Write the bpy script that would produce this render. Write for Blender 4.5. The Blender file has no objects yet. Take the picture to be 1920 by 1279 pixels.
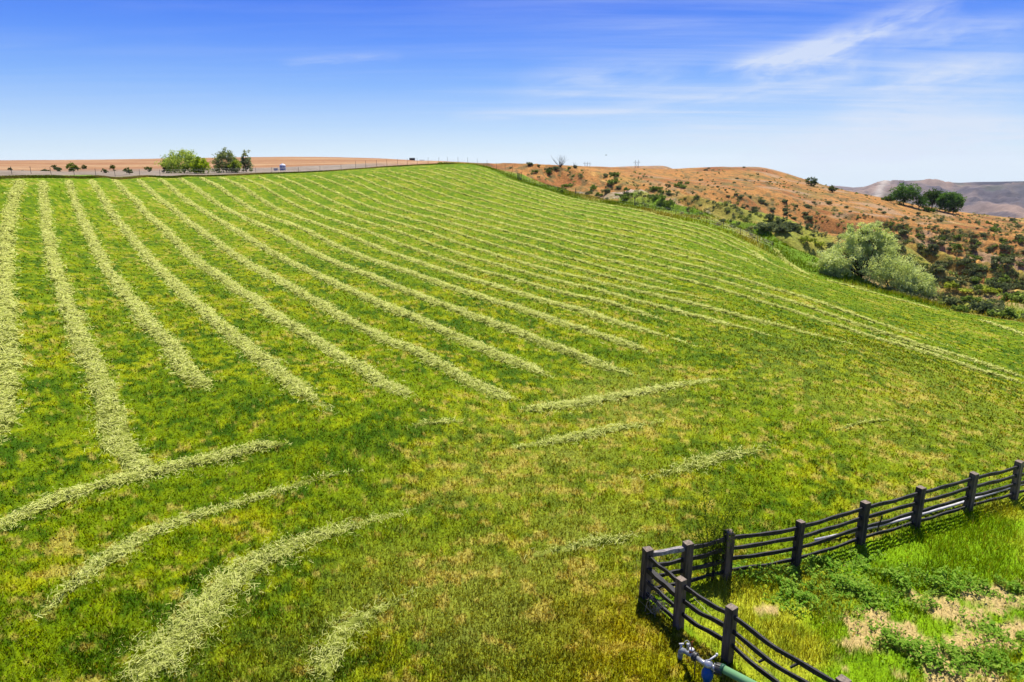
# Hayfield with windrows on a rolling slope, corral fence, dry hills behind.
import bpy, math, random
import numpy as np

rng = np.random.default_rng(7)
random.seed(7)
C = bpy.context.scene.collection
CAM_Z = 10.4
PITCH = math.atan(335.0 / 1280.0)
CP, SP = math.cos(PITCH), math.sin(PITCH)
FPX = 1280.0                                   # focal length in photo pixels (1920 wide)

# ------------------------------------------------------------------ projection helpers
def ab(px, py):
    """slopes X/Y and z/Y of the sight line through a photo pixel"""
    u = (np.asarray(px, float) - 960) / FPX
    v = (np.asarray(py, float) - 639.5) / FPX
    den = CP - v * SP
    return u / den, -(SP + v * CP) / den

def atY(px, py, Y):
    a, b = ab(px, py)
    return float(a * Y), float(Y), float(CAM_Z + b * Y)

# ------------------------------------------------------------------ numpy value noise
def _hash(ix, iy, seed):
    h = (ix.astype(np.int64) * 374761393 + iy.astype(np.int64) * 668265263 + seed * 1442695041) & 0xffffffff
    h = ((h ^ (h >> 13)) * 1274126177) & 0xffffffff
    h = (h ^ (h >> 16)) & 0xffffffff
    h = (h * 2246822519) & 0xffffffff
    return ((h >> 8) & 0xffff) / 65535.0

def vnoise(x, y, seed=0):
    x = np.asarray(x, float); y = np.asarray(y, float)
    ix = np.floor(x); iy = np.floor(y)
    fx = x - ix; fy = y - iy
    fx = fx * fx * (3 - 2 * fx); fy = fy * fy * (3 - 2 * fy)
    a = _hash(ix, iy, seed); b = _hash(ix + 1, iy, seed)
    c = _hash(ix, iy + 1, seed); d = _hash(ix + 1, iy + 1, seed)
    return (a * (1 - fx) + b * fx) * (1 - fy) + (c * (1 - fx) + d * fx) * fy

def fbm(x, y, octaves=4, seed=0, gain=0.5):
    x = np.asarray(x, float); y = np.asarray(y, float)
    s = np.zeros(np.broadcast(x, y).shape); amp = 1.0; tot = 0.0; f = 1.0
    for o in range(octaves):
        ca, sa = math.cos(0.7 * o), math.sin(0.7 * o)
        s += amp * vnoise((x * ca - y * sa) * f + 13.1 * o, (x * sa + y * ca) * f - 7.7 * o, seed + o)
        tot += amp; amp *= gain; f *= 2.03
    return s / tot

def sstep(a, b, x):
    t = np.clip((x - a) / (b - a), 0, 1)
    return t * t * (3 - 2 * t)

# ------------------------------------------------------------------ windrows as seen (photo pixels), row number -> polyline
TRACED = {
    0: "80,338 82,366 84,396 86,416 90,440 96,470 100,490 108,510 118,540 130,576 143,616 161,658 184,699 195,733 206,778 225,840 250,875 275,890",
    1: "129,338 136,360 142,380 152,406 164,430 174,454 186,476 198,500 212,520 226,540 248,568 263,583 293,620 327,662 360,703 398,744",
    2: "173,338 184,358 198,380 210,404 230,424 246,444 264,466 286,492 306,514 330,536 366,568 384,586 424,618 464,652 504,686 544,718 584,744 610,764 624,780 654,796",
    3: "216,338 234,358 256,378 272,400 300,422 320,442 344,466 376,494 416,522 450,546 484,568 524,598 564,622 604,646 634,668 674,690 714,716 754,740 790,760",
    4: "260,337 278,356 300,374 324,396 352,416 384,438 412,458 440,478 476,502 512,524 554,544 584,562 624,584 664,608 704,628 744,646 778,660 818,682 858,702 898,724 938,744 978,758",
    5: "300,336 324,354 348,374 376,396 396,404 432,424 464,446 496,464 532,486 568,500 604,520 650,540 694,562 744,588 778,596 818,616 858,634 898,652 938,668 978,684 1018,704 1052,716",
    6: "336,335 360,346 380,362 404,378 428,394 460,410 492,424 524,442 560,460 596,478 632,494 664,508 704,522 754,544 808,564 848,580 888,594 928,608 968,622 1008,638 1048,652 1088,668 1148,694 1170,700 1210,712",
    7: "374,333 410,350 432,366 460,382 488,400 524,414 560,426 596,446 632,462 668,478 704,490 744,504 768,512 808,525 848,540 888,553 928,565 968,578 1008,590 1048,604 1088,617 1148,637 1190,652 1240,672",
    8: "414,333 434,339 452,349 468,362 492,376 520,390 544,402 576,412 604,424 636,436 672,450 704,464 740,478 768,488 808,500 848,512 888,526 928,538 958,546 988,558 1028,568 1068,580 1108,590 1134,598 1170,610 1210,620 1250,632 1272,638 1300,648 1340,662",
    9: "452,333 472,340 496,352 520,367 548,382 576,394 604,406 636,416 672,428 708,442 744,456 768,464 808,478 848,492 888,504 928,514 968,526 1008,536 1048,548 1108,562 1140,568 1180,582 1220,594 1264,606",
    10: "484,332 504,339 528,350 552,362 580,376 608,390 640,400 672,412 704,422 744,434 768,443 808,458 848,472 888,484 928,496 968,506 1008,518 1058,530 1108,542 1140,548 1190,564 1230,574 1300,594 1340,602 1380,612 1420,622 1460,634 1484,642",
    11: "518,330 540,336 560,346 584,357 612,372 644,386 676,398 708,408 744,418 768,424 808,438 848,452 888,466 920,476 958,488 998,498 1038,510 1078,522 1124,530 1180,542 1240,557 1320,576 1360,586 1400,598 1440,608 1470,614 1536,632 1576,640 1616,652 1646,660",
    12: "562,333 584,340 608,352 632,363 660,375 692,386 724,398 768,412 808,422 848,434 888,448 928,460 968,472 1008,484 1058,498 1108,512 1148,522 1182,530 1214,538 1250,545 1270,550 1300,556 1340,564 1380,574",
    13: "584,329 608,336 632,345 656,355 684,367 712,380 740,390 768,398 808,409 848,420 888,431 928,443 968,455 1008,467 1048,479 1088,491 1148,507 1192,518 1232,528 1272,538 1292,543",
    14: "624,329 652,338 680,348 708,361 736,374 768,385 808,396 848,407 888,418 918,426 948,434 984,444 1028,455 1048,462 1100,478 1152,492 1192,502 1232,512 1272,522 1302,530 1332,538 1372,550 1412,562 1452,574 1492,586 1536,600 1576,614 1616,626 1656,640 1696,650 1736,662 1776,674 1816,688 1856,702 1896,714 1930,724",
    15: "654,327 680,336 708,348 736,359 768,371 808,383 848,394 888,405 928,416 968,427 1008,437 1048,449 1088,460 1148,473 1192,486 1232,496 1272,506 1312,516 1352,528 1392,540 1432,552 1472,562 1508,574 1536,584 1576,598 1616,612 1656,626 1696,638 1736,652 1776,662 1816,674 1856,688 1930,711",
    16: "688,327 714,335 744,347 768,358 808,372 848,382 888,394 928,405 968,416 1008,426 1048,438 1088,449 1148,462 1192,472 1232,482 1272,494 1312,502 1342,512 1392,524 1412,530 1452,542 1492,554 1532,566 1576,582 1616,596 1656,610 1696,622 1736,634 1776,648 1826,664",
}
TRACED = {k: np.array([[float(q) for q in p.split(',')] for p in s.split()]) for k, s in TRACED.items()}
ROW_STEP, ROW_SLOPE, ROW_OFF = 4.66, 0.69, 1.1      # rows are parallel: X = OFF + STEP*k - SLOPE*Y

# ------------------------------------------------------------------ terrain control points
EDGE_FAR = [(-900, 350, 60), (-500, 345, 78), (-200, 339, 90), (0, 336, 97), (120, 334.5, 108), (200, 333, 120), (280, 332, 130), (350, 331, 137), (480, 327.5, 148),
            (560, 324.5, 157), (640, 320, 166), (720, 314, 177), (800, 309.5, 184), (850, 308, 187), (880, 308.5, 187)]
EDGE_R = [(905, 313, 183), (925, 321, 178), (948, 332, 171), (985, 345, 163), (1025, 356, 156), (1068, 370, 149), (1120, 380, 142), (1182, 390, 134),
          (1260, 409, 125), (1340, 430, 117), (1430, 470, 109), (1485, 497, 105), (1520, 512, 102), (1580, 530, 98), (1640, 547, 94), (1700, 563, 90), (1780, 582, 86), (1850, 594, 82),
          (1920, 605, 79), (2100, 625, 70), (2500, 660, 60)]
VIEW = [  # px, py, Y of ground that shows
    # far left: scrub belt, then the dry plain up to the horizon
    (0, 327, 150), (0, 319, 240), (0, 311, 330), (0, 303.5, 800), (0, 301, 1400), (-400, 319, 220), (-400, 301, 1400),
    (200, 327, 150), (200, 318, 250), (200, 309, 400), (200, 300.5, 1400), (400, 324, 165), (400, 315, 260), (400, 299.5, 1400),
    (540, 318, 190), (560, 308, 350), (560, 299.5, 1300), (700, 306, 260), (700, 301.5, 1100), (760, 304.5, 400), (830, 305.8, 320), (860, 306.2, 500),
    (820, 304.3, 900), (900, 307.8, 300), (930, 308.5, 260), (940, 314, 215), (970, 325, 200),
    # gully side and eroded banks right of the field
    (1000, 335, 192), (1000, 318, 240), (1060, 355, 178), (1060, 335, 215), (1060, 318, 270), (1120, 365, 170), (1120, 345, 205), (1120, 325, 270),
    (1190, 380, 155), (1190, 360, 185), (1190, 340, 235), (1190, 325, 300), (1250, 395, 145), (1250, 375, 180), (1250, 350, 240), (1250, 330, 320),
    (1300, 403, 142), (1300, 385, 180), (1300, 355, 255), (1300, 332, 330), (1380, 430, 130), (1380, 410, 170), (1380, 380, 225), (1380, 345, 310),
    (1450, 448, 130), (1450, 425, 170), (1450, 395, 220), (1450, 365, 275), (1450, 338, 345),
    (1540, 470, 132), (1540, 450, 165), (1540, 420, 215), (1540, 395, 260), (1540, 370, 310),
    (1620, 490, 135), (1620, 455, 180), (1620, 425, 225), (1620, 400, 270),
    (1700, 520, 125), (1700, 480, 165), (1700, 440, 220), (1700, 410, 280),
    (1760, 552, 108), (1800, 520, 135), (1800, 480, 175), (1800, 445, 225), (1800, 418, 290),
    (1850, 575, 100), (1900, 560, 120), (1900, 510, 160), (1900, 465, 215), (1900, 432, 280),
    (2050, 600, 95), (2050, 520, 150), (2050, 470, 215), (2050, 425, 330),
    # skyline of the dry hill
    (960, 307, 300), (1050, 311, 335), (1150, 314.5, 380), (1210, 317, 400), (1250, 318.5, 410), (1290, 317, 415), (1345, 313.5, 430), (1400, 312.5, 430), (1438, 316, 425),
    (1470, 326, 405), (1500, 338, 385), (1560, 356, 355), (1620, 368, 335), (1650, 374, 330), (1700, 384, 330), (1750, 393, 335), (1830, 403, 345), (1920, 411, 355), (2050, 418, 370),
    # near ground
    (0, 1278, 12), (400, 1278, 11.9), (800, 1278, 11.85), (1200, 1278, 11.85), (1600, 1278, 11.85), (1919, 1278, 11.85),
]
NEAR0 = [(x, y) for x in (-200, 100, 400, 700, 1000, 1300, 1600, 1900) for y in (1000, 1120, 1220)] + [(1300, 900), (1500, 900), (1700, 900), (1900, 930), (1000, 900), (700, 900), (400, 900), (150, 900)]
HID = []  # az degrees, r, z
for az in (-150, -110, -75):
    HID += [(az, 4, 0), (az, 15, .2), (az, 50, 1.0), (az, 110, 6), (az, 300, 8), (az, 3000, 12)]
for az in (75, 110, 150):
    HID += [(az, 4, 0), (az, 15, -.3), (az, 50, -5), (az, 110, -12), (az, 300, -25), (az, 800, -80), (az, 3000, -300)]
for az in (-40, -30, -20, -11, -5):
    HID += [(az, 4, 0), (az, 2200, 13), (az, 3200, 12)]
for az in (1, 4, 7, 10, 13):
    HID += [(az, 4, 0), (az, 530, 4), (az, 700, 1), (az, 1050, -3), (az, 1350, -10), (az, 1700, -16), (az, 2400, -16), (az, 3200, -20)]
for az in (16, 19):
    HID += [(az, 4, 0), (az, 560, -3), (az, 900, -30), (az, 1800, -120), (az, 3200, -200)]
for az in (24, 28, 32, 37, 42, 50, 60):
    HID += [(az, 4, 0), (az, 700, -62), (az, 1100, -140), (az, 1800, -240), (az, 3200, -330)]

cx, cy, cz, cw = [], [], [], []
def addc(X, Y, Z, w=1.0):
    cx.append(X); cy.append(Y); cz.append(Z); cw.append(w)
for k, L in TRACED.items():
    if k < 2: continue
    for (px, py) in L[::2]:
        a, b = ab(px, py)
        Y = (ROW_OFF + ROW_STEP * k) / (a + ROW_SLOPE)
        addc(float(a * Y), float(Y), float(CAM_Z + b * Y), 1.0 if k > 3 else .5)
for (px, py, Y) in EDGE_FAR + EDGE_R + VIEW:
    addc(*atY(px, py, Y))
for (px, py) in NEAR0:
    a, b = ab(px, py)
    Y = CAM_Z / -b
    addc(float(a * Y), float(Y), -.02 * max(0, float(a * Y) - 8))
for az, r, z in HID:
    addc(r * math.sin(math.radians(az)), r * math.cos(math.radians(az)), z)
cx = np.array(cx); cy = np.array(cy); cz = np.array(cz); cw = np.array(cw)

def warp(x, y):
    r = np.hypot(x, y)
    return np.arctan2(x, y) * 2.0, np.log(np.maximum(r, 2.0) + 2.0)
_U, _V = warp(cx, cy)
def _phi(d2):
    return np.where(d2 > 1e-12, d2 * np.log(np.maximum(d2, 1e-12)) * .5, 0)
_n = len(cx)
_K = _phi((_U[:, None] - _U) ** 2 + (_V[:, None] - _V) ** 2) + np.diag(2e-4 / cw)
_P = np.c_[np.ones(_n), _U, _V]
_A = np.zeros((_n + 3, _n + 3)); _A[:_n, :_n] = _K; _A[:_n, _n:] = _P; _A[_n:, :_n] = _P.T
_sol = np.linalg.solve(_A, np.r_[cz, 0, 0, 0])

def base_h(x, y):
    x = np.atleast_1d(np.asarray(x, float)).ravel(); y = np.atleast_1d(np.asarray(y, float)).ravel()
    out = np.empty(len(x))
    U, V = warp(x, y)
    for i in range(0, len(x), 20000):
        u = U[i:i + 20000, None]; v = V[i:i + 20000, None]
        d2 = ((u - _U) ** 2 + (v - _V) ** 2).astype(np.float32)
        ph = d2 * np.log(np.maximum(d2, 1e-12)) * np.float32(.5)
        out[i:i + 20000] = ph @ _sol[:_n] + _sol[_n] + _sol[_n + 1] * u[:, 0] + _sol[_n + 2] * v[:, 0]
    return out

def in_poly(x, y, poly):
    inside = np.zeros(len(x), bool)
    j = len(poly) - 1
    for i in range(len(poly)):
        xi, yi = poly[i]; xj, yj = poly[j]
        if yi != yj:
            c = ((yi > y) != (yj > y)) & (x < (xj - xi) * (y - yi) / (yj - yi) + xi)
            inside ^= c
        j = i
    return inside

def dist_poly(x, y, pts):
    """distance to an open polyline"""
    d = np.full(len(x), 1e9)
    for (x0, y0), (x1, y1) in zip(pts[:-1], pts[1:]):
        dx, dy = x1 - x0, y1 - y0
        t = np.clip(((x - x0) * dx + (y - y0) * dy) / (dx * dx + dy * dy), 0, 1)
        d = np.minimum(d, np.hypot(x - x0 - t * dx, y - y0 - t * dy))
    return d

edge_far = [atY(*e)[:2] for e in EDGE_FAR]
edge_r = [atY(*e)[:2] for e in EDGE_R]
FIELD = edge_far + edge_r + [(90, 20), (90, -60), (-120, -60), (-120, 30)]
EDGE_ALL = edge_far + edge_r

# fence posts: photo pixel of each post's top, arm by arm, starting at the corner
POST_H = 1.32
ARM_R = [(1213, 1028), (1291, 1012), (1368, 1001), (1501, 975), (1623, 940), (1727, 914), (1827, 888), (1915, 866), (1998, 846)]
ARM_L = [(1213, 1028), (1279, 1077), (1372, 1140), (1584, 1270)]
def top_to_ground(px, py, h):
    a, b = ab(px, py); z = 0.0
    for _ in range(6):
        Y = (z + h - CAM_Z) / b
        z = float(base_h(a * Y, Y)[0])
    return float(a * Y), float(Y), z
posts_r = [top_to_ground(*p, POST_H) for p in ARM_R]
posts_l = [top_to_ground(*p, POST_H) for p in ARM_L]
def extend(p, q, d):
    L = math.hypot(q[0] - p[0], q[1] - p[1])
    return (q[0] + (q[0] - p[0]) / L * d, q[1] + (q[1] - p[1]) / L * d)
ex_r = [extend(posts_r[-3], posts_r[-1], d) for d in (2.4, 4.8, 7.2)]
ex_l = extend(posts_l[-2], posts_l[-1], 2.4)
PASTURE = [p[:2] for p in posts_r] + ex_r + [(50, 28), (50, -30), extend(posts_l[-2], posts_l[-1], 40)] + [p[:2] for p in posts_l[::-1]][:-1]

def ground_hit(px, py, start=6.0, stop=600.0, full=False):
    """first point where the sight line meets the terrain"""
    a, b = ab(px, py); Hf = H if full else base_h
    Y = np.exp(np.linspace(math.log(start), math.log(stop), 260))
    g = CAM_Z + b * Y - Hf(a * Y, Y)
    i = np.argmax(g < 0)
    if g[i] >= 0: i = len(Y) - 1
    if i == 0: return float(a * Y[0]), float(Y[0]), float(Hf(a * Y[0], Y[0])[0])
    y0, y1 = Y[i - 1], Y[i]
    ys = np.linspace(y0, y1, 9); g = CAM_Z + b * ys - Hf(a * ys, ys); j = max(1, int(np.argmax(g < 0)))
    t = g[j - 1] / (g[j - 1] - g[j] + 1e-9); Yh = ys[j - 1] + t * (ys[j] - ys[j - 1])
    return float(a * Yh), float(Yh), float(Hf(a * Yh, Yh)[0])

def px_of(x, y, z):
    """photo pixel of world points"""
    d = z - CAM_Z
    dep = y * CP - d * SP; up = y * SP + d * CP
    return 960 + FPX * x / dep, 639.5 - FPX * up / dep

def rough(x, y):
    """gullies and lumps of the unmown ground; nothing inside the field"""
    x = np.atleast_1d(np.asarray(x, float)).ravel(); y = np.atleast_1d(np.asarray(y, float)).ravel()
    inside = in_poly(x, y, FIELD)
    d = np.where(inside, 0, dist_poly(x, y, EDGE_ALL))
    m = sstep(0, 25, d) * (y > 20)
    right = sstep(-25, 25, x)
    r = np.hypot(x, y)
    qx = x * .94 + y * .34; qy = y * .94 - x * .34
    n1 = 1 - np.abs(2 * fbm(qx / 26 + 3, qy / 95, 3, 11) - 1) * 2.6
    n2 = 1 - np.abs(2 * fbm(qx / 9, qy / 26, 3, 23) - 1) * 2.4
    far = 1 - sstep(450, 900, r)
    z = m * right * far * (.1 + .9 * (1 - sstep(215, 300, y))) * ((n1 - .5) * 5.5 + (n2 - .5) * 1.6)
    z += m * (1 - right) * (fbm(x / 30, y / 40, 3, 5) - .5) * 1.0
    z += inside * (fbm(x / 2.2, y / 2.2, 3, 77) - .5) * .10
    return z

def H(x, y):
    x = np.atleast_1d(np.asarray(x, float)).ravel(); y = np.atleast_1d(np.asarray(y, float)).ravel()
    return base_h(x, y) + rough(x, y)

# ------------------------------------------------------------------ colours (linear albedo)
def lin(r, g, b, k=1.0):
    f = lambda c: (c / 255 / 12.92) if c <= 10 else ((c / 255 + .055) / 1.055) ** 2.4
    return np.array([f(r) * k, f(g) * k, f(b) * k])
def mixc(a, b, t):
    t = np.asarray(t)[..., None]
    return a * (1 - t) + b * t
KG = 0.60
G_DARK = lin(76, 116, 0, .54); G_MID = lin(134, 160, 0, .58); G_LIGHT = lin(190, 202, 8, .60)
G_YEL = lin(176, 176, 16, KG); STRAW = lin(226, 200, 96, KG); G_OLIVE = lin(166, 172, 64, .58)
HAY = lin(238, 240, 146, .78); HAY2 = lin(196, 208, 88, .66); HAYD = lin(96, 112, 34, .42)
TRACKS_PX = [(960, 1279, 700), (960, 1100, 300)]

def field_col(x, y):
    r = np.hypot(x, y)
    n1 = fbm(x / 6, y / 6, 4, 31); n2 = fbm(x / 1.3, y / 1.3, 3, 41); n3 = fbm(x / 2.6, y / 2.6, 4, 51)
    n4 = fbm(x / .32, y / .32, 3, 61)
    c = mixc(G_DARK, G_MID, sstep(.34, .58, n2 * .3 + n1 * .2 + n4 * .5))
    c = mixc(c, G_LIGHT, sstep(.50, .72, n4 * .6 + n3 * .4) * .6)
    row = ((x + ROW_SLOPE * y - ROW_OFF) / ROW_STEP) % 1.0
    band = np.exp(-((row - .42) / .17) ** 2) * sstep(26, 45, y)
    dband = np.exp(-(((row - .86) % 1.0 - .0) / .12) ** 2) * sstep(26, 45, y)
    c = mixc(c, G_DARK * 1.15, dband * .45)
    yel = sstep(.52, .70, n1 * .2 + n3 * .4 + n4 * .4 + band * .10 - .01)
    c = mixc(c, G_YEL, yel * .5)
    # far part of the field is a purer green
    c = mixc(c, G_MID * np.array([.92, 1.1, .7]), sstep(45, 120, y) * .4)
    # worn, driven-over ground in front of the fence and along the turning lane
    lane = np.exp(-((x - .3 - (y - 18) * .35) / 4.2) ** 2) * sstep(8, 14, y) * (1 - sstep(26, 40, y))
    lane2 = sstep(8, 16, x) * (1 - sstep(34, 55, y)) * .7
    c = mixc(c, G_OLIVE, np.clip(lane * .7 + lane2 * .4, 0, 1) * (.3 + .7 * sstep(.3, .6, fbm(x / 3, y / 3, 3, 71))))
    st = sstep(.62, .74, fbm(x / .42, y / .34, 4, 81, .6) + .05 * lane + .06 * lane2 + (n1 - .5) * .3 + (n3 - .5) * .25)
    c = mixc(c, STRAW, st * .55)
    gold = np.exp(-(((x - 2.6) / 1.6) ** 2 + ((y - 13.2) / 2.2) ** 2))
    c = mixc(c, lin(206, 176, 20, KG), gold * .42)
    return c

DIRT = lin(214, 188, 118, .66); P_GREEN = lin(128, 166, 14, .8); P_YEL = lin(182, 186, 44, .8); P_DARK = lin(76, 120, 14, .8)
BARE = [(1800, 1140, 1.3, .8), (1880, 1110, 1.2, .6), (1660, 1180, 1.1, .5), (1720, 1210, 1.3, .7), (1800, 1270, 1.2, .5), (1640, 1150, .6, .25),
        (1620, 1210, .7, .4), (1440, 1145, .35, .15), (1560, 1120, .3, .12), (1840, 1200, 1.0, .45), (1930, 1180, 1.0, .6)]
def bare_mask(x, y):
    m = np.zeros(len(x))
    for (px, py, sx, sy) in BARE:
        a, b = ab(px, py); Y = CAM_Z / -b; X = a * Y
        m = np.maximum(m, np.exp(-(((x - X) / sx) ** 2 + ((y - Y) / sy) ** 2)) * .9)
    return sstep(.35, .62, m + (fbm(x / .5, y / .5, 4, 91, .65) - .5) * 1.4)
def pasture_col(x, y):
    n1 = fbm(x / 2.2, y / 2.2, 4, 101); n2 = fbm(x / .5, y / .5, 3, 111)
    c = mixc(P_GREEN, P_YEL, sstep(.45, .7, n1))
    c = mixc(c, P_DARK, sstep(.5, .75, n2) * .5)
    return mixc(c, DIRT, bare_mask(x, y))

ORANGE = lin(212, 152, 80, KG); ORANGE2 = lin(240, 196, 106, KG); RUST = lin(176, 112, 62, KG); PALE = lin(228, 210, 188, KG)
SCRUB = lin(170, 154, 130, KG); PLAIN = lin(190, 140, 92, KG); PLAIN2 = lin(214, 172, 120, KG)
STRIP = lin(156, 182, 56, .7); STRIPD = lin(108, 146, 22, .7); STRIPY = lin(176, 176, 74, KG)
VALLEY = lin(170, 180, 66, KG)
def wild_col(x, y, z):
    px, py = px_of(x, np.maximum(y, 5), z)
    d = dist_poly(x, y, EDGE_ALL)
    n1 = fbm(x / 26, y / 40, 4, 121); n2 = fbm(x / 5, y / 8, 4, 131); n3 = fbm(x / 60 + y / 200, y / 120, 3, 141)
    # hill
    c = mixc(ORANGE, RUST, sstep(.42, .68, n1))
    c = mixc(c, ORANGE2, sstep(.5, .72, n3 * .6 + n2 * .4))
    c = mixc(c, lin(150, 140, 70, KG), sstep(.55, .72, fbm(x / 12, y / 14, 4, 151)) * .6)
    c = c * (.72 + .56 * fbm(x / 2.2, y / 5, 4, 155, .65))[..., None]
    c = mixc(c, lin(120, 116, 70, KG), sstep(.58, .64, fbm(x / 1.6, y / 3.2, 2, 157)) * .65)
    # eroded pale banks of the gully
    a, b = ab(1180, 370); gx, gy = a * 178, 178
    bank = np.exp(-(((x - gx) / 13) ** 2 + ((y - gy) / 24) ** 2))
    a, b = ab(1460, 425); gx2, gy2 = a * 185, 185
    bank = np.maximum(bank, .9 * np.exp(-(((x - gx2) / 14) ** 2 + ((y - gy2) / 20) ** 2)))
    c = mixc(c, PALE, sstep(.42, .66, bank * .75 + (n2 - .5) * 1.3) * .75)
    # greener valley floor on the right
    val = sstep(30, 60, x) * (1 - sstep(45, 105, d)) * sstep(20, 60, y)
    c = mixc(c, VALLEY, val * sstep(.32, .55, fbm(x / 9, y / 12, 4, 161)) * .85)
    c = mixc(c, lin(204, 170, 128, KG), sstep(.55, .7, fbm(x / 20, y / 12, 3, 171)) * sstep(40, 70, x) * .7)
    # plain on the left
    r = np.hypot(x, y)
    pl = mixc(PLAIN, PLAIN2, sstep(.4, .7, fbm(x / 120, y / 30, 4, 181)))
    pl = mixc(SCRUB * (.8 + .4 * n2[..., None]), pl, sstep(230, 290, r + 90 * sstep(-60, -20, x)))
    isleft = 1 - sstep(-32, -8, x - (y - 190) * .02)
    c = mixc(c, pl, isleft)
    # tall grass along the field edge
    w = np.where(x < -10, 3.0, np.where(x < 5, 12, np.where(x < 25, 20, np.where(x < 58, 30, 12))))
    tall = (1 - sstep(.7, 1.0, d / w + (n2 - .5) * .5))
    g = mixc(STRIP, STRIPY, sstep(.35, .65, fbm(x / 6, y / 10, 3, 191)))
    g = mixc(g, STRIPD, sstep(.4, .6, fbm(x / 9, y / 13, 3, 201)) * .8)
    c = mixc(c, g, tall)
    return c

# ------------------------------------------------------------------ blender helpers
def tag(o, label=None, cat=None, group=None, kind=None):
    if label: o['label'] = label
    if cat: o['category'] = cat
    if group: o['group'] = group
    if kind: o['kind'] = kind
    return o

def link(o, parent=None):
    C.objects.link(o)
    if parent is not None: o.parent = parent
    return o

def empty(name, loc=(0, 0, 0), rz=0.0):
    o = bpy.data.objects.new(name, None); o.location = loc; o.rotation_euler = (0, 0, rz)
    o.empty_display_size = .2
    return link(o)

def np_mesh(name, verts, faces, cols=None, smooth=False, mat=None):
    """faces: (n,3) or (n,4) int array; cols: per-vertex rgb"""
    me = bpy.data.meshes.new(name)
    verts = np.asarray(verts, np.float32); faces = np.asarray(faces, np.int32)
    nf, k = faces.shape
    me.vertices.add(len(verts)); me.vertices.foreach_set('co', verts.ravel())
    me.loops.add(nf * k); me.loops.foreach_set('vertex_index', faces.ravel())
    me.polygons.add(nf); me.polygons.foreach_set('loop_start', np.arange(0, nf * k, k, dtype=np.int32))
    if smooth: me.polygons.foreach_set('use_smooth', np.ones(nf, bool))
    if cols is not None:
        at = me.color_attributes.new('Col', 'FLOAT_COLOR', 'POINT')
        c4 = np.ones((len(verts), 4), np.float32); c4[:, :3] = cols
        at.data.foreach_set('color', c4.ravel())
    me.update(calc_edges=True)
    if mat: me.materials.append(mat)
    return me

def obj(name, me, parent=None, loc=None):
    o = bpy.data.objects.new(name, me)
    if loc is not None: o.location = loc
    return link(o, parent)

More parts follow.
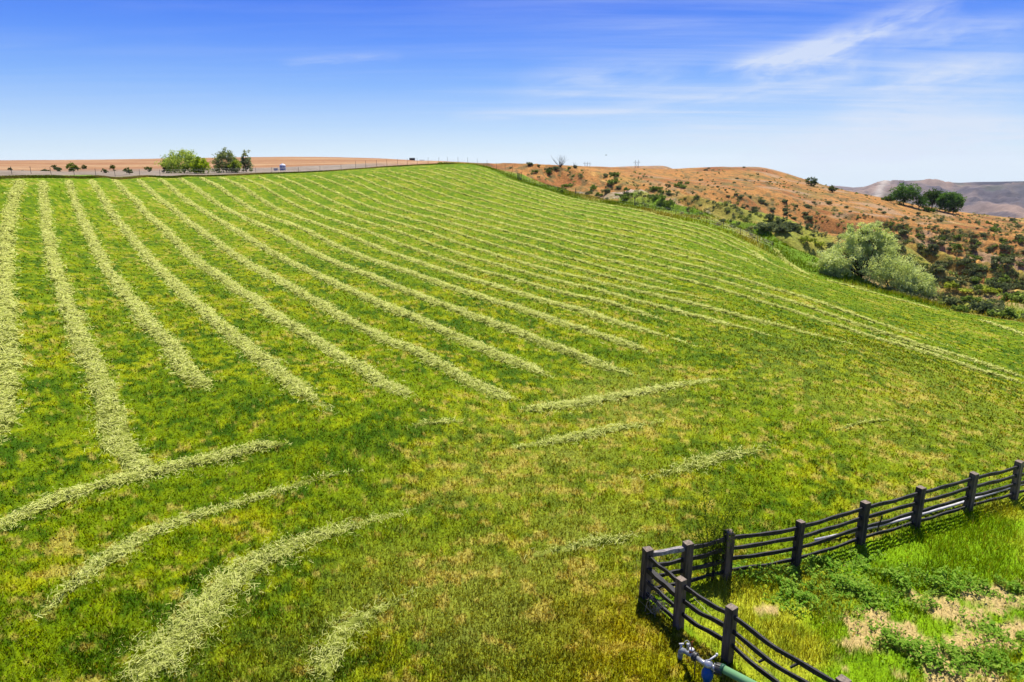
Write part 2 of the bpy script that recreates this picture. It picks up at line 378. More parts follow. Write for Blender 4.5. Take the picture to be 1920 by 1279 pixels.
class MB:
    """collects simple solids into one mesh"""
    def __init__(s): s.v = []; s.f = []
    def add(s, v, f):
        b = len(s.v); s.v += [tuple(map(float, p)) for p in v]; s.f += [tuple(i + b for i in q) for q in f]
    def tube(s, pts, rads, n=8, cap=True):
        pts = [np.array(p, float) for p in pts]
        if not hasattr(rads, '__len__'): rads = [rads] * len(pts)
        V = []; up0 = None
        for i, p in enumerate(pts):
            t = pts[min(i + 1, len(pts) - 1)] - pts[max(i - 1, 0)]
            t = t / (np.linalg.norm(t) + 1e-9)
            if up0 is None:
                up0 = np.array([0, 0, 1.0]) if abs(t[2]) < .9 else np.array([1.0, 0, 0])
            s1 = np.cross(t, up0); s1 /= np.linalg.norm(s1) + 1e-9
            s2 = np.cross(s1, t); up0 = s2
            for j in range(n):
                a = 2 * math.pi * j / n
                V.append(p + rads[i] * (math.cos(a) * s1 + math.sin(a) * s2))
        F = []
        for i in range(len(pts) - 1):
            for j in range(n):
                k = (j + 1) % n
                F.append((i * n + j, i * n + k, (i + 1) * n + k, (i + 1) * n + j))
        if cap:
            F.append(tuple(range(n))[::-1]); F.append(tuple((len(pts) - 1) * n + j for j in range(n)))
        s.add(V, F)
    def bar(s, pts, w, h, tw=0.0):
        """swept rectangular bar along pts (w sideways, h upwards)"""
        pts = [np.array(p, float) for p in pts]; V = []
        for i, p in enumerate(pts):
            t = pts[min(i + 1, len(pts) - 1)] - pts[max(i - 1, 0)]
            t = t / (np.linalg.norm(t) + 1e-9)
            sd = np.cross(t, [0, 0, 1.0])
            sd = sd / np.linalg.norm(sd) if np.linalg.norm(sd) > 1e-6 else np.array([1.0, 0, 0])
            up = np.cross(sd, t)
            ww = w[i] if hasattr(w, '__len__') else w; hh = h[i] if hasattr(h, '__len__') else h
            for (a, b) in ((-.5, -.5), (.5, -.5), (.5, .5), (-.5, .5)):
                V.append(p + sd * ww * a + up * hh * b)
        F = [(3, 2, 1, 0)]
        for i in range(len(pts) - 1):
            for j in range(4):
                k = (j + 1) % 4
                F.append((i * 4 + j, i * 4 + k, (i + 1) * 4 + k, (i + 1) * 4 + j))
        m = (len(pts) - 1) * 4; F.append((m, m + 1, m + 2, m + 3))
        s.add(V, F)
    def box(s, c, sz, rz=0.0):
        ca, sa = math.cos(rz), math.sin(rz); V = []
        for z in (-.5, .5):
            for (x, y) in ((-.5, -.5), (.5, -.5), (.5, .5), (-.5, .5)):
                X, Y = x * sz[0], y * sz[1]
                V.append((c[0] + X * ca - Y * sa, c[1] + X * sa + Y * ca, c[2] + z * sz[2]))
        s.add(V, [(3, 2, 1, 0), (4, 5, 6, 7), (0, 1, 5, 4), (1, 2, 6, 5), (2, 3, 7, 6), (3, 0, 4, 7)])
    def lathe(s, c, prof, n=16):
        V = []; F = []
        for (r, z) in prof:
            for j in range(n):
                a = 2 * math.pi * j / n
                V.append((c[0] + r * math.cos(a), c[1] + r * math.sin(a), c[2] + z))
        for i in range(len(prof) - 1):
            for j in range(n):
                k = (j + 1) % n
                F.append((i * n + j, i * n + k, (i + 1) * n + k, (i + 1) * n + j))
        F.append(tuple(range(n))[::-1]); F.append(tuple((len(prof) - 1) * n + j for j in range(n)))
        s.add(V, F)
    def build(s, name, mat, parent=None, smooth=False, bevel=0.0):
        me = bpy.data.meshes.new(name); me.from_pydata(s.v, [], s.f); me.update()
        if smooth: me.polygons.foreach_set('use_smooth', [True] * len(me.polygons))
        me.materials.append(mat)
        o = obj(name, me, parent)
        if bevel:
            m = o.modifiers.new('bevel', 'BEVEL'); m.width = bevel; m.segments = 2; m.limit_method = 'ANGLE'
        return o

# ------------------------------------------------------------------ materials
def new_mat(name):
    m = bpy.data.materials.new(name); m.use_nodes = True
    nt = m.node_tree; nt.nodes.clear()
    return m, nt
def N(nt, t, **kw):
    n = nt.nodes.new(t)
    for k, v in kw.items():
        if k in n.inputs.keys(): n.inputs[k].default_value = v
        else: setattr(n, k, v)
    return n

def ground_mat(name, scale, amp, bump, contrast=(.55, 1.45)):
    """vertex-colour ground with fine grain and bump"""
    m, nt = new_mat(name); L = nt.links.new
    out = N(nt, 'ShaderNodeOutputMaterial'); bs = N(nt, 'ShaderNodeBsdfPrincipled'); bs.inputs['Roughness'].default_value = 1.0
    bs.inputs['Specular IOR Level'].default_value = 0.1
    at = N(nt, 'ShaderNodeVertexColor', layer_name='Col'); geo = N(nt, 'ShaderNodeNewGeometry')
    n1 = N(nt, 'ShaderNodeTexNoise'); n1.inputs['Scale'].default_value = scale; n1.inputs['Detail'].default_value = 6; n1.inputs['Roughness'].default_value = .7
    L(geo.outputs['Position'], n1.inputs['Vector'])
    mr = N(nt, 'ShaderNodeMapRange'); mr.inputs['From Min'].default_value = .35; mr.inputs['From Max'].default_value = .65
    mr.inputs['To Min'].default_value = contrast[0]; mr.inputs['To Max'].default_value = contrast[1]
    L(n1.outputs['Fac'], mr.inputs['Value'])
    vm = N(nt, 'ShaderNodeVectorMath', operation='SCALE')
    L(at.outputs['Color'], vm.inputs[0]); L(mr.outputs['Result'], vm.inputs['Scale'])
    L(vm.outputs['Vector'], bs.inputs['Base Color'])
    bp = N(nt, 'ShaderNodeBump'); bp.inputs['Strength'].default_value = bump; bp.inputs['Distance'].default_value = amp
    L(n1.outputs['Fac'], bp.inputs['Height']); L(bp.outputs['Normal'], bs.inputs['Normal'])
    L(bs.outputs['BSDF'], out.inputs['Surface'])
    return m

def leaf_mat(name, up=0.5, trans=0.35, tint=(1.15, 1.1, .6), rough=.8):
    """leaf or blade: diffuse and translucent, colour from the mesh"""
    m, nt = new_mat(name); L = nt.links.new
    out = N(nt, 'ShaderNodeOutputMaterial'); at = N(nt, 'ShaderNodeVertexColor', layer_name='Col')
    df = N(nt, 'ShaderNodeBsdfDiffuse'); tr = N(nt, 'ShaderNodeBsdfTranslucent'); mx = N(nt, 'ShaderNodeMixShader')
    mx.inputs['Fac'].default_value = trans
    tm = N(nt, 'ShaderNodeVectorMath', operation='MULTIPLY'); tm.inputs[1].default_value = tint
    L(at.outputs['Color'], df.inputs['Color']); L(at.outputs['Color'], tm.inputs[0]); L(tm.outputs[0], tr.inputs['Color'])
    if up > 0:
        geo = N(nt, 'ShaderNodeNewGeometry')
        sc = N(nt, 'ShaderNodeVectorMath', operation='SCALE'); sc.inputs['Scale'].default_value = 1 - up
        ad = N(nt, 'ShaderNodeVectorMath', operation='ADD'); ad.inputs[1].default_value = (0, 0, up)
        no = N(nt, 'ShaderNodeVectorMath', operation='NORMALIZE')
        L(geo.outputs['Normal'], sc.inputs[0]); L(sc.outputs[0], ad.inputs[0]); L(ad.outputs[0], no.inputs[0])
        L(no.outputs[0], df.inputs['Normal'])
    L(df.outputs[0], mx.inputs[1]); L(tr.outputs[0], mx.inputs[2]); L(mx.outputs[0], out.inputs['Surface'])
    return m

def plain_mat(name, col, rough=.7, metal=0.0, nscale=8.0, var=.35, bump=.2, stretch=(1, 1, 1), spec=.3, col2=None, vary=False):
    m, nt = new_mat(name); L = nt.links.new
    out = N(nt, 'ShaderNodeOutputMaterial'); bs = N(nt, 'ShaderNodeBsdfPrincipled')
    bs.inputs['Roughness'].default_value = rough; bs.inputs['Metallic'].default_value = metal; bs.inputs['Specular IOR Level'].default_value = spec
    geo = N(nt, 'ShaderNodeTexCoord'); mp = N(nt, 'ShaderNodeMapping'); mp.inputs['Scale'].default_value = stretch
    L(geo.outputs['Object'], mp.inputs['Vector'])
    n1 = N(nt, 'ShaderNodeTexNoise'); n1.inputs['Scale'].default_value = nscale; n1.inputs['Detail'].default_value = 5; n1.inputs['Roughness'].default_value = .65
    L(mp.outputs[0], n1.inputs['Vector'])
    cr = N(nt, 'ShaderNodeValToRGB')
    c2 = col2 if col2 is not None else [min(1, c * (1 + var)) for c in col]
    cr.color_ramp.elements[0].position = .35; cr.color_ramp.elements[1].position = .68
    cr.color_ramp.elements[0].color = (*[c * (1 - var) for c in col], 1); cr.color_ramp.elements[1].color = (*c2, 1)
    oi = N(nt, 'ShaderNodeObjectInfo'); hv = N(nt, 'ShaderNodeMapRange'); hv.inputs['To Min'].default_value = .7; hv.inputs['To Max'].default_value = 1.4
    L(oi.outputs['Random'], hv.inputs['Value']); vs = N(nt, 'ShaderNodeVectorMath', operation='SCALE')
    L(n1.outputs['Fac'], cr.inputs['Fac']); L(cr.outputs['Color'], vs.inputs[0])
    if vary: L(hv.outputs[0], vs.inputs['Scale'])
    else: vs.inputs['Scale'].default_value = 1.0
    L(vs.outputs[0], bs.inputs['Base Color'])
    bp = N(nt, 'ShaderNodeBump'); bp.inputs['Strength'].default_value = bump; bp.inputs['Distance'].default_value = .02
    L(n1.outputs['Fac'], bp.inputs['Height']); L(bp.outputs['Normal'], bs.inputs['Normal'])
    L(bs.outputs['BSDF'], out.inputs['Surface'])
    return m

M_FIELD = ground_mat('mown_field_ground', 9.0, .05, .9)
M_PAST = ground_mat('pasture_ground', 14.0, .04, .8)
M_WILD = ground_mat('dry_hill_ground', 1.5, .3, .9, (.55, 1.4))
M_PLAIN = ground_mat('dry_plain_ground', .35, .4, .6, (.8, 1.2))
M_GRASS = leaf_mat('grass_blades', .62, .35, (1.4, 1.1, .1))
M_HAY = leaf_mat('cut_hay', .82, .2, (1.0, 1.0, .7))
M_LEAF = leaf_mat('tree_leaves', .45, .42)
M_SAGE = leaf_mat('sage_leaves', .4, .25, (1, 1, .8))
M_BARK = plain_mat('bark', lin(70, 58, 48, .6), .9, nscale=6, stretch=(1, 1, .2))
M_CREOSOTE = plain_mat('creosote_wood', (.010, .009, .010), .6, nscale=9, var=.5, bump=.5, stretch=(1, 1, .15), spec=.25, col2=(.04, .034, .03), vary=True)
M_POST = plain_mat('railroad_tie_wood', (.022, .017, .014), .75, nscale=7, var=.5, bump=.7, stretch=(1, 1, .12), spec=.3, col2=(.17, .12, .08), vary=True)
M_POSTTOP = plain_mat('sunlit_end_grain', (.22, .17, .12), .9, nscale=20, var=.5, bump=.5)  # paler post tops: sunlight on the upper face put into the colour
M_LITRAIL = plain_mat('sunlit_rail_wood', (.28, .25, .22), .85, nscale=9, var=.6, bump=.4, stretch=(1, 1, 1))  # pale corner rail: its sunlit top face painted over the whole timber
M_PIPEW = plain_mat('white_pipe_paint', (.55, .53, .5), .5, nscale=5, var=.3, bump=.05)
M_PIPEG = plain_mat('pale_green_pipe', lin(150, 208, 140, .55), .45, nscale=4, var=.12, bump=.03)
M_BLUE = plain_mat('blue_pipe_paint', lin(0, 88, 160, .8), .4, nscale=6, var=.2, bump=.05)
M_GALV = plain_mat('galvanised_steel', (.42, .43, .42), .4, .5, nscale=12, var=.3, bump=.08)
M_DKMETAL = plain_mat('dark_cast_iron', (.05, .05, .045), .5, .3, nscale=12, var=.4)
M_RUST = plain_mat('rusty_orange_paint', lin(196, 92, 48, .6), .7, nscale=14, var=.4)
M_WIRE = plain_mat('fence_wire', (.2, .2, .19), .5, .6)
M_TPOST = plain_mat('steel_t_post', (.06, .055, .05), .7, nscale=4)
M_POLE = plain_mat('power_pole_wood', (.07, .06, .055), .8)

# ================================================================== GROUND
def log_steps(spec):
    out = [spec[0][0]]
    for (r0, r1, q) in spec:
        n = max(1, int(round(math.log(r1 / r0) / q)))
        out += list(r0 * np.exp(np.arange(1, n + 1) * math.log(r1 / r0) / n))
    return np.array(out)
RR = log_steps([(2.5, 9, .08), (9, 60, .011), (60, 200, .006), (200, 480, .0042), (480, 3200, .02)])
AZ = np.r_[np.arange(-178, -45, 3.0), np.arange(-45, -43, .4), np.arange(-43, 43, .11), np.arange(43, 46, .6), np.arange(46, 179, 3.0)]
az, rr = np.meshgrid(np.radians(AZ), RR, indexing='ij')
gx = (rr * np.sin(az)).ravel(); gy = (rr * np.cos(az)).ravel()
gz = H(gx, gy)
infield = in_poly(gx, gy, FIELD); inpast = in_poly(gx, gy, PASTURE)
cols = np.zeros((len(gx), 3))
m = infield & ~inpast; cols[m] = field_col(gx[m], gy[m])
m = inpast; cols[m] = pasture_col(gx[m], gy[m])
m = ~infield & ~inpast; cols[m] = wild_col(gx[m], gy[m], gz[m])
zone = np.where(inpast, 1, np.where(infield, 0, np.where(gx > -12 + .02 * (gy - 190), 2, 3)))
na, nr = len(AZ), len(RR)
idx = np.arange(na * nr).reshape(na, nr)
F = np.stack([idx[:-1, :-1], idx[1:, :-1], idx[1:, 1:], idx[:-1, 1:]], -1).reshape(-1, 4)[:, ::-1]
zf = zone[F[:, 0]]
V = np.c_[gx, gy, gz]
for zi, name, mat in ((0, 'hay_field', M_FIELD), (1, 'pasture_ground', M_PAST), (2, 'dry_hillside', M_WILD), (3, 'dry_plain', M_PLAIN)):
    f = F[zf == zi]
    u, inv = np.unique(f.ravel(), return_inverse=True)
    me = np_mesh(name, V[u], inv.reshape(-1, 4), cols[u], True, mat)
    tag(obj(name, me), kind='structure')

# low cap under the camera so that the sheet has no hole
cap = [(2.5 * math.sin(math.radians(a)), 2.5 * math.cos(math.radians(a)), float(H(2.5 * math.sin(math.radians(a)), 2.5 * math.cos(math.radians(a)))[0])) for a in AZ[::2]]
me = np_mesh('ground_beneath', np.array([(0, 0, 0)] + cap), np.array([(0, 1 + (i + 1) % len(cap), 1 + i) for i in range(len(cap))]), np.tile(G_MID, (len(cap) + 1, 1)), False, M_FIELD)
tag(obj('ground_beneath', me), kind='structure')

# far mountains
SKY_M = [(1380, 352), (1480, 350), (1535, 348.5), (1570, 349), (1600, 352), (1625, 350.5), (1650, 344), (1680, 340), (1700, 339), (1722, 338.5), (1745, 336), (1760, 338), (1775, 342), (1800, 343), (1830, 341.5), (1870, 341),
         (1920, 340), (2000, 338), (2200, 344), (2600, 350)]
def mountains():
    pxs = np.arange(1380, 2600, 2.0)
    sk = np.interp(pxs, [p[0] for p in SKY_M], [p[1] for p in SKY_M])
    a, b = ab(pxs, sk)
    azm = np.arctan(a)
    rs = np.linspace(1500, 5200, 170)
    A, R = np.meshgrid(azm, rs, indexing='ij')
    top = (CAM_Z + b * 4300 * np.cos(azm))[:, None]
    # nearer ridge on the right, farther on the left
    k = sstep(1500, 4300, R) ** .8
    X, Y = R * np.sin(A), R * np.cos(A)
    n = 1 - np.abs(2 * fbm(X / 520, Y / 900, 5, 301) - 1) * 2
    n2 = 1 - np.abs(2 * fbm(X / 160, Y / 380, 4, 311) - 1) * 2
    base = -330
    Z = base + (top - base) * k + (n - .5) * 70 * k * (1 - sstep(3500, 4250, R)) + (n2 - .5) * 44 * (1 - sstep(3700, 4200, R))
    Z = Z - sstep(4300, 5200, R) * 60
    # flat-topped rim with a cliff band on the right-hand mesa
    mesa = sstep(1770, 1850, pxs)[:, None]
    Z -= mesa * 16 * (1 - sstep(4190, 4235, R)) * sstep(2500, 4200, R)
    c = mixc(lin(178, 152, 130, KG), lin(140, 126, 118, KG), sstep(.4, .65, fbm(X / 300, Y / 700, 4, 321)))
    c = mixc(c, lin(96, 104, 100, KG), sstep(.5, .62, fbm(X / 420 + 5, Y / 900, 4, 331)) * .6)
    c = mixc(c, lin(70, 72, 84, KG), mesa * sstep(4150, 4215, R) * .8)
    c = mixc(c, lin(84, 86, 96, KG), sstep(.52, .62, fbm(X / 60, Y / 160, 4, 341)) * .6)
    c = mixc(c, lin(92, 104, 84, KG), sstep(.52, .64, fbm(X / 200, Y / 300, 4, 351)) * .5)
    pxg = pxs[:, None] + 0 * R
    st = np.exp(-((pxg - 1640 - (R - 3100) * .030) / 9) ** 2) * (R > 2600) * (R < 4050)
    c = mixc(c, lin(220, 206, 184, KG), np.clip(st, 0, 1) * .85)
    nx, ny = A.shape
    ix = np.arange(nx * ny).reshape(nx, ny)
    f = np.stack([ix[:-1, :-1], ix[1:, :-1], ix[1:, 1:], ix[:-1, 1:]], -1).reshape(-1, 4)[:, ::-1]
    me = np_mesh('mountains', np.c_[X.ravel(), Y.ravel(), Z.ravel()], f, c.reshape(-1, 3), True, ground_mat('mountain_ground', .03, 6, .8, (.8, 1.2)))
    tag(obj('mountains', me), kind='structure')
mountains()

# ================================================================== WINDROWS
def tri_strands(P, D, W, nrm_up, cols):
    """thin quads: centre P, half vector D, half width vector W"""
    n = len(P)
    v = np.empty((n, 4, 3)); v[:, 0] = P - D - W; v[:, 1] = P + D - W * .6; v[:, 2] = P + D + W * .6; v[:, 3] = P - D + W
    return v.reshape(-1, 3), np.arange(n * 4).reshape(n, 4), np.repeat(cols, 4, axis=0)

def windrow(name, pts, width, hgt, label, group, fade=(3, 3), dens=1.0, body_on=True, bw=1.0):
    pts = np.array(pts)
    seg = np.r_[0, np.cumsum(np.hypot(*np.diff(pts, axis=0).T))]
    L = seg[-1]
    # smooth resample
    s = [0.0]
    while s[-1] < L:
        x = np.interp(s[-1], seg, pts[:, 0]); y = np.interp(s[-1], seg, pts[:, 1])
        s.append(s[-1] + np.clip(math.hypot(x, y) * .008, .10, .6))
    s = np.array(s[:-1] + [L])
    X = np.interp(s, seg, pts[:, 0]); Y = np.interp(s, seg, pts[:, 1])
    for _ in range(6):
        X[1:-1] = (X[:-2] + 2 * X[1:-1] + X[2:]) / 4; Y[1:-1] = (Y[:-2] + 2 * Y[1:-1] + Y[2:]) / 4
    sd = int(rng.integers(1e6))
    X0, Y0 = X.copy(), Y.copy()
    tx = np.gradient(X0); ty = np.gradient(Y0); tl = np.hypot(tx, ty) + 1e-9; tx /= tl; ty /= tl
    nxx, nyy = ty, -tx
    wob = (fbm(s / 3.0, s * 0 + .5, 3, sd % 997) - .5) * .5 * width
    X += nxx * wob; Y += nyy * wob
    W = width * .5 * (.62 + .76 * fbm(s / 1.1, s * 0, 4, sd % 991, .7))
    fa = np.clip(sstep(0, max(fade[0], .01), s) * sstep(0, max(fade[1], .01), L - s), 0, 1)
    W = W * (.35 + .65 * fa)
    us = np.linspace(-1, 1, 9)
    P = []
    hm = hgt * (.5 + .9 * fbm(s / .7, s * 0 + 3, 3, sd % 983)) * fa
    gxx = X[:, None] + nxx[:, None] * us * W[:, None] * bw; gyy = Y[:, None] + nyy[:, None] * us * W[:, None] * bw
    G = H(gxx.ravel(), gyy.ravel()).reshape(gxx.shape)
    lump = .55 + .9 * fbm(gxx / .22, gyy / .22, 2, 401)
    Z = G + np.maximum(0, 1 - us ** 2) ** .7 * hm[:, None] * lump - .012 * (np.abs(us) > .99)
    Z[:, [0, -1]] = G[:, [0, -1]] - .02
    n = len(s); idx = np.arange(n * 9).reshape(n, 9)
    f = np.stack([idx[:-1, :-1], idx[:-1, 1:], idx[1:, 1:], idx[1:, :-1]], -1).reshape(-1, 4)
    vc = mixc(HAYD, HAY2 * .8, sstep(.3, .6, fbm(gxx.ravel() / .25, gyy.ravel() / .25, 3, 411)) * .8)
    body = (fa > (.45 if bw == 1 else .12)) & body_on
    keep = np.repeat(body[:-1] & body[1:], 8)
    f = f[keep]
    # strands
    r = np.hypot(X, Y)
    per_m = dens * np.clip(1300 / r * 8.5, 42, 620) * (width / 1.2)
    lam = per_m * np.gradient(s) * (fa ** 1.3)
    cnt = rng.poisson(np.maximum(lam, 0))
    i = np.repeat(np.arange(n), cnt); m = len(i)
    u = np.clip(rng.normal(0, .66, m), -2.6, 2.6)
    jit = (rng.random(m) - .5) * np.gradient(s)[i]
    sx = X[i] + nxx[i] * u * W[i] + tx[i] * jit; sy = Y[i] + nyy[i] * u * W[i] + ty[i] * jit
    cover = fbm(sx / .35, sy / .35, 3, 421)
    ok = rng.random(m) < np.where(np.abs(u) > .6, sstep(.30, .5, cover + .03), .4 + .6 * sstep(.3, .5, cover + .12))
    i, u, sx, sy = i[ok], u[ok], sx[ok], sy[ok]; m = len(i)
    g = H(sx, sy)
    hz = np.maximum(0, 1 - u ** 2) ** .7 * hm[i] * (.55 + .9 * fbm(sx / .22, sy / .22, 2, 401))
    rs = np.hypot(sx, sy)
    ln = (.04 + .10 * rng.random(m)) * np.clip(rs / 26, .9, 1.8)
    wd = (.003 + .0035 * rng.random(m)) * np.clip(rs / 14, 1, 7.5)
    an = rng.random(m) * 2 * math.pi; tilt = rng.normal(.1, .32, m)
    D = np.c_[np.cos(an) * np.cos(tilt), np.sin(an) * np.cos(tilt), np.sin(tilt)] * ln[:, None]
    Wv = np.c_[-np.sin(an), np.cos(an), rng.normal(0, .5, m)] * wd[:, None]
    Pc = np.c_[sx, sy, g + hz + .012 + .04 * rng.random(m) * (np.abs(u) < 1)]
    t = rng.random(m)
    cc = mixc(HAY2, HAY, t) * (.8 + .35 * rng.random(m))[:, None]
    dk = rng.random(m) < .13
    cc[dk] = HAYD * .8
    sv, sf, scol = tri_strands(Pc, D, Wv, None, cc)
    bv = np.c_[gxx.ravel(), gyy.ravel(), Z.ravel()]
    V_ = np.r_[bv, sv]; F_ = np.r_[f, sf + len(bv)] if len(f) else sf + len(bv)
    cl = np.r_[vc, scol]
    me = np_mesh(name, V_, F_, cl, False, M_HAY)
    o = obj(name, me)
    tag(o, label, 'windrow', group)
    return o

ORD = ['first', 'second', 'third', 'fourth', 'fifth', 'sixth', 'seventh', 'eighth', 'ninth', 'tenth', 'eleventh', 'twelfth', 'thirteenth', 'fourteenth',
       'fifteenth', 'sixteenth', 'seventeenth', 'eighteenth', 'nineteenth', 'twentieth', 'twenty-first', 'twenty-second', 'twenty-third', 'twenty-fourth', 'twenty-fifth', 'twenty-sixth']
GROW = 'long parallel windrows of cut hay running up the slope'
def px_line(L):
    return [ground_hit(px, py)[:2] for (px, py) in L]
ROWM1 = [(38, 338), (26, 370), (22, 396), (14, 424), (12, 460), (8, 486), (6, 520), (8, 550), (9, 576), (9, 620), (9, 660), (9, 700), (8, 750), (5, 800), (-2, 850)]
windrow('windrow', px_line(ROWM1), 1.15, .2, 'pale hay windrow cut by the left picture edge, leftmost of the long rows', GROW, (1, 4))
END = {0: (1, .3), 1: (1, 3), 2: (1, 6), 3: (1, 3), 4: (1, 1.5), 5: (1, 3), 6: (1, 4), 7: (1, 4), 8: (1, 10), 9: (1, 4), 10: (1, 8), 11: (1, 10), 12: (1, 10), 13: (1, 6), 14: (1, 1), 15: (1, 1), 16: (1, 12)}
for k, L in TRACED.items():
    pts = []
    for (px, py) in L:
        if k >= 4 and py < 600:
            a, b = ab(px, py); Yk = (ROW_OFF + ROW_STEP * k) / (a + ROW_SLOPE)
            pts.append((float(a * Yk), float(Yk)))
        else:
            pts.append(ground_hit(px, py)[:2])
    d = {0: 'bending into the curved row below its near end', 1: 'ending alone in open green stubble', 2: 'fading out at a worn straw patch', 3: 'ending at a small scattered hay patch',
         4: 'meeting the long cross row in a sharp corner', 5: 'ending just above the cross row', 6: 'reaching the far end of the cross row'}.get(k, 'ending in thin scattered hay' if k < 14 else 'running on towards the right edge')
    windrow('windrow', pts, 1.0 if k < 9 else .82, .12, f'hay windrow {d}, {ORD[k + 1]} long row from left', GROW, END[k], 1.0 if k < 9 else .85)
for k in range(17, 25):
    x0 = ROW_OFF + ROW_STEP * k
    y1 = float(np.interp(k, [17, 24], [164, 178])); y0 = float(np.interp(k, [17, 18, 19, 20, 21, 22, 23, 24], [74, 80, 92, 84, 96, 88, 100, 104]))
    ys = np.linspace(y1, y0, 20)
    windrow('windrow', [(x0 - ROW_SLOPE * y + .3 * math.sin(y / 9 + k), y) for y in ys], .8, .12,
            f'thin pale windrow on the hill crest, {ORD[k + 1]} long row from the left' if k < 24 else 'bright thin windrow right along the curving right-hand edge of the field', GROW, (3, 12), .7)

GH = 'curved headland windrows of cut hay'
HEADS = [
    ([(-60, 1010), (0, 990), (75, 955), (150, 925), (220, 905), (300, 885), (370, 866), (450, 850), (520, 838), (565, 831)], 1.0, (1, 2), 1.0, 'topmost curved hay row at lower left, touching the end of a long row'),
    ([(970, 768), (1010, 768), (1060, 765), (1120, 752), (1200, 736), (1280, 722), (1340, 713), (1420, 705)], 1.0, (1, 9), 1.0, 'cross windrow forming a corner with a long row in mid field'),
    ([(30, 1210), (60, 1172), (100, 1130), (150, 1090), (220, 1040), (290, 1000), (360, 973), (430, 950), (500, 925), (560, 905), (620, 890), (700, 879), (790, 866)], 1.0, (4, 13), 1.0, 'curved hay row at lower left between two wider curved rows'),
    ([(215, 1310), (262, 1262), (310, 1222), (355, 1175), (400, 1120), (470, 1070), (540, 1030), (600, 1006), (680, 980), (780, 955), (860, 932)], 1.35, (1, 9), 1.1, 'broadest curved hay row sweeping up from the bottom edge at lower left'),
    ([(585, 1300), (600, 1255), (622, 1215), (655, 1175), (700, 1145), (760, 1120), (820, 1095)], 1.35, (1, 5), .9, 'short thick heap of loose hay cut by the bottom picture edge'),
    ([(920, 846), (1020, 828), (1100, 814), (1200, 797), (1300, 782)], .9, (4, 6), .85, 'short hay row just below the cross windrow in mid field'),
    ([(1160, 908), (1280, 878), (1360, 858), (1480, 828)], 1.1, (5, 5), .6, 'faint broad hay row above the fence'),
    ([(940, 1058), (1060, 1026), (1140, 1010), (1225, 997)], .8, (4, 2), .55, 'thin faint strand of hay left of the fence corner'),
    ([(750, 806), (820, 792), (890, 787)], .7, (2, 2), .6, 'small scattered patch of hay below the ends of the long rows'),
    ([(1540, 812), (1610, 796), (1700, 786)], .5, (4, 4), .3, 'barely visible thin hay row in the worn grass right of centre'),
    ([(1414, 472), (1424, 482), (1440, 492), (1462, 500)], 1.0, (1, 3), .9, 'short hay dash near the olive tree, left of two'),
    ([(1452, 470), (1464, 482), (1482, 496), (1500, 508), (1512, 514)], 1.1, (1, 1), .9, 'short hay dash near the olive tree, right of two'),
    ([(1384, 481), (1396, 486), (1412, 491)], .8, (1, 1), .7, 'tiny hay dash farthest left of the three near the olive tree'),
    ([(1545, 524), (1600, 539), (1660, 556), (1720, 572), (1780, 586)], .55, (1, 4), .8, 'thin pale line of clippings along the rim below the olive tree'),
    ([(1838, 601), (1880, 614), (1930, 632)], .6, (1, 1), .6, 'short windrow in bright grass at the far right picture edge'),
    ([(1640, 478 + 150), (1700, 645), (1760, 661), (1830, 682)], .45, (3, 4), .5, 'wispy windrow between the two strongest rows at right'),
]
for L, w, fd, dn, lab in HEADS:
    windrow('windrow', px_line(L), w, .09, lab, GH, fd, dn * 1.35, True, .55)

# ================================================================== GRASS (nobody could count it)
def blades(name, x, y, hgt, wid, cols, mat, lean=.5, spread=0.0):
    n = len(x); g = H(x, y)
    an = rng.random(n) * 2 * math.pi
    lx = rng.normal(0, lean, n) * hgt; ly = rng.normal(0, lean, n) * hgt
    wx = np.cos(an) * wid / 2; wy = np.sin(an) * wid / 2
    v = np.empty((n, 3, 3))
    v[:, 0] = np.c_[x - wx, y - wy, g - .01]; v[:, 1] = np.c_[x + wx, y + wy, g - .01]; v[:, 2] = np.c_[x + lx, y + ly, g + hgt]
    me = np_mesh(name, v.reshape(-1, 3), np.arange(n * 3).reshape(n, 3), np.repeat(cols, 3, axis=0), False, mat)
    o = obj(name, me)
    return o

def scatter(n, r0, r1, pw=1.0, az0=-39.5, az1=39.5):
    """positions spread about evenly over the picture"""
    a = np.radians(rng.uniform(az0, az1, n)); q = rng.random(n)
    r = 1 / (1 / r0 + q * (1 / r1 - 1 / r0)) if pw == 1 else r0 * (r1 / r0) ** q
    return r * np.sin(a), r * np.cos(a)

x, y = scatter(660000, 11.0, 120, 1.0, -43, 43)
ok = in_poly(x, y, FIELD) & ~in_poly(x, y, PASTURE)
x, y = x[ok], y[ok]; r = np.hypot(x, y)
c = field_col(x, y)
tuft = fbm(x / .35, y / .35, 3, 501)
lush = fbm(x / 1.3, y / 1.3, 3, 41)
h_ = (.02 + .055 * rng.random(len(x)) * (.4 + 1.1 * sstep(.35, .7, tuft))) * np.clip(r / 30, 1, 1.6)
w_ = (.016 + .026 * rng.random(len(x))) * np.clip(r / 17, 1, 6)
br = np.clip(rng.normal(1.08, .45, len(x)), .3, 2.3)
c = c * br[:, None]
yy = rng.random(len(x)) < .06
c[yy] = mixc(c[yy], STRAW, .6)
yy = rng.random(len(x)) < .04
c[yy] = lin(200, 216, 80, .75)  # a few random blades coloured pale as painted highlights
tag(blades('mown_grass', x, y, h_, w_, c, M_GRASS), 'short green stubble of the mown hay field', 'grass', kind='stuff')

